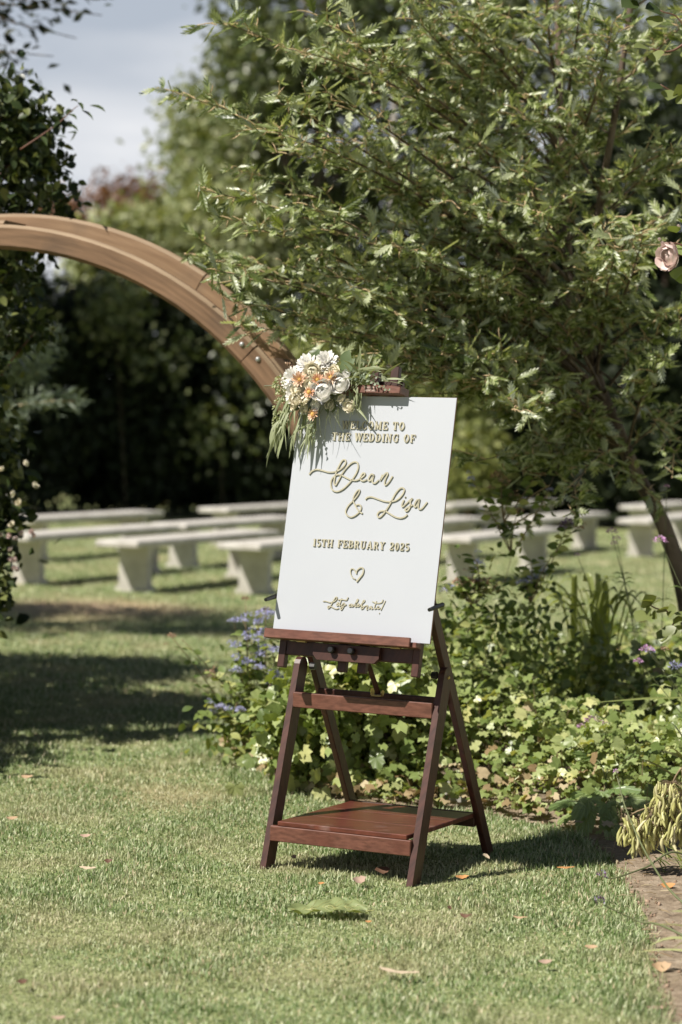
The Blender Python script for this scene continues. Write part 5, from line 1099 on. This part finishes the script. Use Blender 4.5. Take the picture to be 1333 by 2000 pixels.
# shrubby filler at the right edge behind the seed pods
tree('leafy_border_plant', 'small-leaved bright green plant at the right edge above the iris leaves', 'plant', (1.75, 10.0, 0), [((1.72, 10.0, .36), (.34, .3, .32), 60, 28, .09)], 'ager_leaf', .05, seed=571, trunk_r=.01, limbs=5, template=OVATE, clip_low=.03)
tree('leafy_border_plant', 'dense leafy plant hiding the foot of the arch behind the easel', 'plant', (.02, 9.95, 0), [((.04, 9.9, .30), (.36, .2, .30), 60, 30, .08)], 'cover', .06, seed=574, trunk_r=.01, limbs=5, template=PALM, clip_low=.03)
tree('leafy_border_plant', 'low olive green plant around the strap leaves', 'plant', (1.2, 12.1, 0), [((1.2, 12.0, .22), (.6, .4, .2), 60, 26, .1)], 'ager_leaf', .05, seed=573, trunk_r=.01, limbs=5, template=OVATE, clip_low=.02)

def right_rose():
    g = np.random.default_rng(580); base = np.array((2.0, 8.9, 0)); t = thing('rose_bush', 'rose bush reaching in from the right with one blush pink rose', 'rose bush', base); mb = MB()
    c = sp(1312, 500, 8.6); V, F = rosette(c, (-.75, -.6, -.1), [(8, 8, .042, .018, 1.1), (8, 42, .042, .026, 1.1), (8, 85, .036, .032, 1), (7, 115, .034, .028, 1), (5, 140, .026, .02, 1)], CUP, 581); tri_mesh('rose', V, F, M['pink_petal'], t)
    for px, py in ((1290, 470), (1296, 478), (1328, 445)): V, F = rosette(sp(px, py, 8.6), (-.5, -.3, .6), [(5, 60, .013, .001, 1), (4, 80, .011, .001, 1)], CUP, 582 + px); tri_mesh('rosebud', V, F, M['pink_petal'], t)
    ways = [[base, np.array((1.85, 8.8, 1.4)), sp(1390, 520, 8.6), sp(1345, 500, 8.6), sp(1318, 500, 8.62)], [base, np.array((1.75, 8.8, .5)), sp(1400, 1215, 8.7), sp(1320, 1198, 8.7), sp(1275, 1185, 8.7), sp(1268, 1168, 8.7)], [sp(1345, 500, 8.6), sp(1330, 478, 8.6), sp(1292, 473, 8.6)], [sp(1330, 1202, 8.7), sp(1318, 1215, 8.7), sp(1300, 1245, 8.7)],
            [base, np.array((1.7, 8.2, 1.6)), sp(1420, 300, 8.0), sp(1340, 60, 8.0), sp(1290, 20, 8.0)], [sp(1345, 80, 8.0), sp(1310, 100, 8.0), sp(1270, 95, 8.0)], [sp(1400, 230, 8.0), sp(1340, 195, 8.0), sp(1290, 165, 8.0)]]
    for w in ways: P = spline(w, 6); mb.tube(P, np.linspace(.005, .0018, len(P)), 5)
    mb.build('cane', M['reddish_twig'], t, True)
    def leaf(x0, y0, x1, y1, d, wd=.6, mt='bright_leaf'):
        p, q = sp(x0, y0, d), sp(x1, y1, d - .03); L = np.linalg.norm(q - p); V, F = scatter(*OVATE, p[None], (q - p)[None], unit(np.array((-.3, -.6, .7)) + g.normal(size=3) * .25)[None], np.array([(L * 1.5 * wd, L, L)])); tri_mesh('leaf', V, F, M[mt], t)
    for a in ((1272, 1176, 1247, 1172), (1275, 1180, 1290, 1172), (1270, 1185, 1262, 1162), (1270, 1195, 1242, 1212), (1275, 1195, 1283, 1208), (1262, 1200, 1272, 1190), (1302, 1198, 1322, 1188), (1300, 1195, 1288, 1188), (1322, 1195, 1340, 1205), (1305, 1228, 1290, 1256), (1312, 1225, 1328, 1240), (1300, 1222, 1310, 1245), (1315, 1210, 1333, 1213), (1296, 1240, 1293, 1252)): leaf(*a, 8.7, 1.0 if a[0] % 2 else 1.3)
    for a in ((1325, 478, 1338, 498), (1330, 520, 1318, 545), (1335, 530, 1340, 556), (1322, 455, 1310, 440), (1338, 440, 1322, 424), (1340, 470, 1352, 450)): leaf(*a, 8.62, 1.2, 'ager_leaf')
    for a in ((1290, 20, 1262, 15), (1285, 30, 1275, 52), (1270, 95, 1240, 90), (1285, 98, 1280, 120), (1300, 100, 1310, 80), (1290, 165, 1270, 172), (1310, 175, 1305, 195), (1325, 185, 1345, 200), (1260, -5, 1232, -2), (1330, 190, 1325, 165), (1345, 95, 1350, 120), (1245, 2, 1215, 12)): leaf(*a, 7.9, 1.2, 'bright_leaf' if a[0] % 3 else 'rose_leaf')
right_rose()

# a thin dry grass blade across the bed, and the stepping stone
m = MB(); m.blade([sp(1340, 1362, 9.3), sp(1260, 1364, 9.3), sp(1160, 1372, 9.3)], [.006, .008, .002], (0, .2, 1), .1); tag(m.build('grass_blade', M['strap']), 'single long dark grass blade lying level across the bed', 'grass blade')
m = MB(); V = []; prof = [(-.10, 0), (.095, -.01), (.10, .08), (.05, .125), (-.04, .12), (-.085, .06)]; c = np.array((.50, 9.62, .0))
for dy in (0, .05): V += [c + np.array((u * .75, dy + v * .25, v)) for u, v in prof]
k = len(prof); m.add(V, [tuple(range(k)), tuple(range(k, 2 * k))[::-1]] + [(i, i + k, (i + 1) % k + k, (i + 1) % k) for i in range(k)]); tag(m.build('edging_stone', M['stone']), 'flat grey stone propped at the bed edge behind the easel', 'stone')

# ------------------------------------------------------------------ fallen leaves on lawn and soil
def fallen(label, px, py, ln, wd, ang, mat, curl=.25, lift=.028, name='fallen_leaf', stalk=False):
    c = turf(px, py, lift * .6); a = math.radians(ang); d = np.array((math.cos(a), math.sin(a), 0)); s = np.array((-d[1], d[0], 0)); n = 9; u = np.linspace(0, 1, n)
    w = np.sin(np.pi * np.clip(u * .96 + .03, 0, 1)) ** .8 * wd * (1 + .12 * np.sin(u * 19)); z = lift + curl * ln * (np.abs(u - .45) ** 1.6) * 1.2 - .004; m = MB()
    P = c + d * ((u - .5) * ln)[:, None]; P[:, 2] = z
    V = np.concatenate([P + s * (w / 2)[:, None] + UZ * (w * curl * .9)[:, None], P, P - s * (w / 2)[:, None] + UZ * (w * curl * -.2)[:, None]]); F = []
    for i in range(n - 1): F += [(i, n + i, n + i + 1, i + 1), (n + i, 2 * n + i, 2 * n + i + 1, n + i + 1)]
    V = V + rng.normal(size=V.shape) * ln * .012; m.add(V - np.array((0, 0, 0)), F)
    if stalk: m.tube([P[-1], P[-1] + d * ln * .25 + UZ * .004], .0018, 5)
    o = m.build(name, M[mat], None, True); return tag(o, label, 'leaf', 'fallen leaves on the grass and soil')
FL = [('large wilted pale green leaf lying before the easel', 638, 1780, .235, .085, 4, 'fallen_green', .22, .026, True), ('pale straw coloured leaf blade in the grass at the bottom centre', 780, 1905, .135, .022, -24, 'fallen_beige', .15, .03), ('upright pale pink curled leaf under the front rail of the easel', 702, 1727, .06, .03, 35, 'fallen_pinkish', .6, .03),
      ('brown lobed leaf in the shadow beneath the easel shelf', 748, 1707, .06, .04, 10, 'fallen_brown', .4, .03), ('long beige leaf in the grass on the far left lawn', 172, 1701, .07, .022, -20, 'fallen_beige', .25, .03), ('small dark brown curled leaf beside the long beige leaf', 212, 1688, .032, .018, 5, 'fallen_brown', .6, .03), ('orange brown leaf at the edge of the left lawn shadow', 53, 1522, .06, .03, -10, 'fallen_tan', .3, .03),
      ('pinkish leaf alone on the left lawn above the beige one', 167, 1638, .045, .02, 5, 'fallen_pinkish', .4, .03), ('tan leaf at the very left edge of the lawn', 24, 1603, .05, .025, 15, 'fallen_tan', .3, .03), ('small upright pinkish leaf by the front left foot', 574, 1680, .035, .018, 60, 'fallen_pinkish', .5, .03), ('small orange leaf left of the upright pink leaf', 628, 1731, .026, .016, -30, 'fallen_orange', .3, .032),
      ('small brown curl between the large green leaf and the right leg', 878, 1780, .028, .014, 70, 'fallen_brown', .6, .03), ('dark brown twisted leaf right of the small brown curl', 910, 1796, .045, .016, -25, 'fallen_brown', .6, .03), ('long orange leaf in the grass below the easel shadow', 1106, 1702, .075, .018, 12, 'fallen_orange', .15, .04), ('tan leaf in the grass near the lower bed edge', 1155, 1856, .045, .022, -18, 'fallen_tan', .3, .03),
      ('pinkish tan leaf left of the tan one in the lower grass', 1065, 1885, .045, .022, 8, 'fallen_pinkish', .3, .03), ('narrow tan leaf in the grass below the twisted brown leaf', 1016, 1798, .05, .014, -20, 'fallen_tan', .3, .03), ('curled ochre leaf lying on bare soil at the bottom right', 1292, 1896, .065, .035, 10, 'fallen_tan', .6, .02), ('crinkled brown leaf on the soil near the long stem', 1305, 1735, .055, .03, -8, 'fallen_orange', .5, .02),
      ('flat beige leaf on the soil in the lowest right corner', 1282, 1972, .06, .02, 10, 'fallen_pinkish', .2, .02), ('yellow leaf at the shadow tip right of the easel foot', 903, 1720, .05, .025, 8, 'fallen_orange', .3, .035), ('small grey leaf leaning on the rear right easel foot', 950, 1680, .05, .028, 80, 'fallen_beige', .5, .03), ('tiny rust leaf in the grass below the large green leaf', 720, 1806, .022, .012, 0, 'fallen_orange', .3, .032), ('small rust leaf low in the left grass', 115, 1995, .04, .016, 0, 'fallen_pinkish', .3, .03), ('brown leaf flake in the left grass above the bottom corner', 43, 1925, .035, .02, 30, 'fallen_brown', .4, .03)]
for f in FL[1:]: fallen(f[0], f[1], f[2], f[3] * .88, f[4] * .9, f[5], f[6], f[7], f[8], stalk=len(f) > 9)
def big_fallen():
    c = turf(637, 1781, .02); n, mcount = 22, 6; g = np.random.default_rng(900); V = []; F = []; u = np.linspace(0, 1, n)
    half = .055 * np.sin(np.pi * u ** 1.25) ** .75 * (1 + .30 * np.abs(np.sin(u * 9.2)) - .12) + .001
    for i in range(n):
        for j in range(-mcount, mcount + 1):
            v = j / mcount; x = (u[i] - .5) * .235 + .012 * abs(v) * (u[i] > .4); y = v * half[i]
            z = .020 + .045 * max(0, u[i] - .25) * (1 - u[i]) * 2.2 + .016 * v * (1 if v > 0 else -.35) + .0045 * math.sin(u[i] * 26 + abs(v) * 5) + .003 * math.sin(v * 9) + g.normal(0, .0007)
            V.append(c * (1, 1, 0) + np.array((x, y, z)))
    K = 2 * mcount + 1
    for i in range(n - 1):
        for j in range(K - 1): a = i * K + j; F.append((a, a + 1, a + K + 1, a + K))
    t = thing('fallen_leaf', FL[0][0], 'leaf', c, 'fallen leaves on the grass and soil'); m = MB(); m.add(V, F); m.build('blade', M['fallen_green'], t, True)
    Vn = np.array(V); m = MB(); up1 = np.array((0, 0, .0012))
    m.tube(np.vstack([Vn[[i * K + mcount for i in range(1, n)]] + up1, Vn[(n - 1) * K + mcount] + (.03, .004, .004)]), .0013, 5)
    for i0 in (3, 6, 9, 12, 15):
        for s in (-1, 1): m.tube(np.array([Vn[(i0 + k) * K + mcount + s * k] + up1 for k in range(0, 6)]), np.linspace(.0009, .0004, 6), 4)
    m.build('vein', M['pod'], t)
big_fallen()
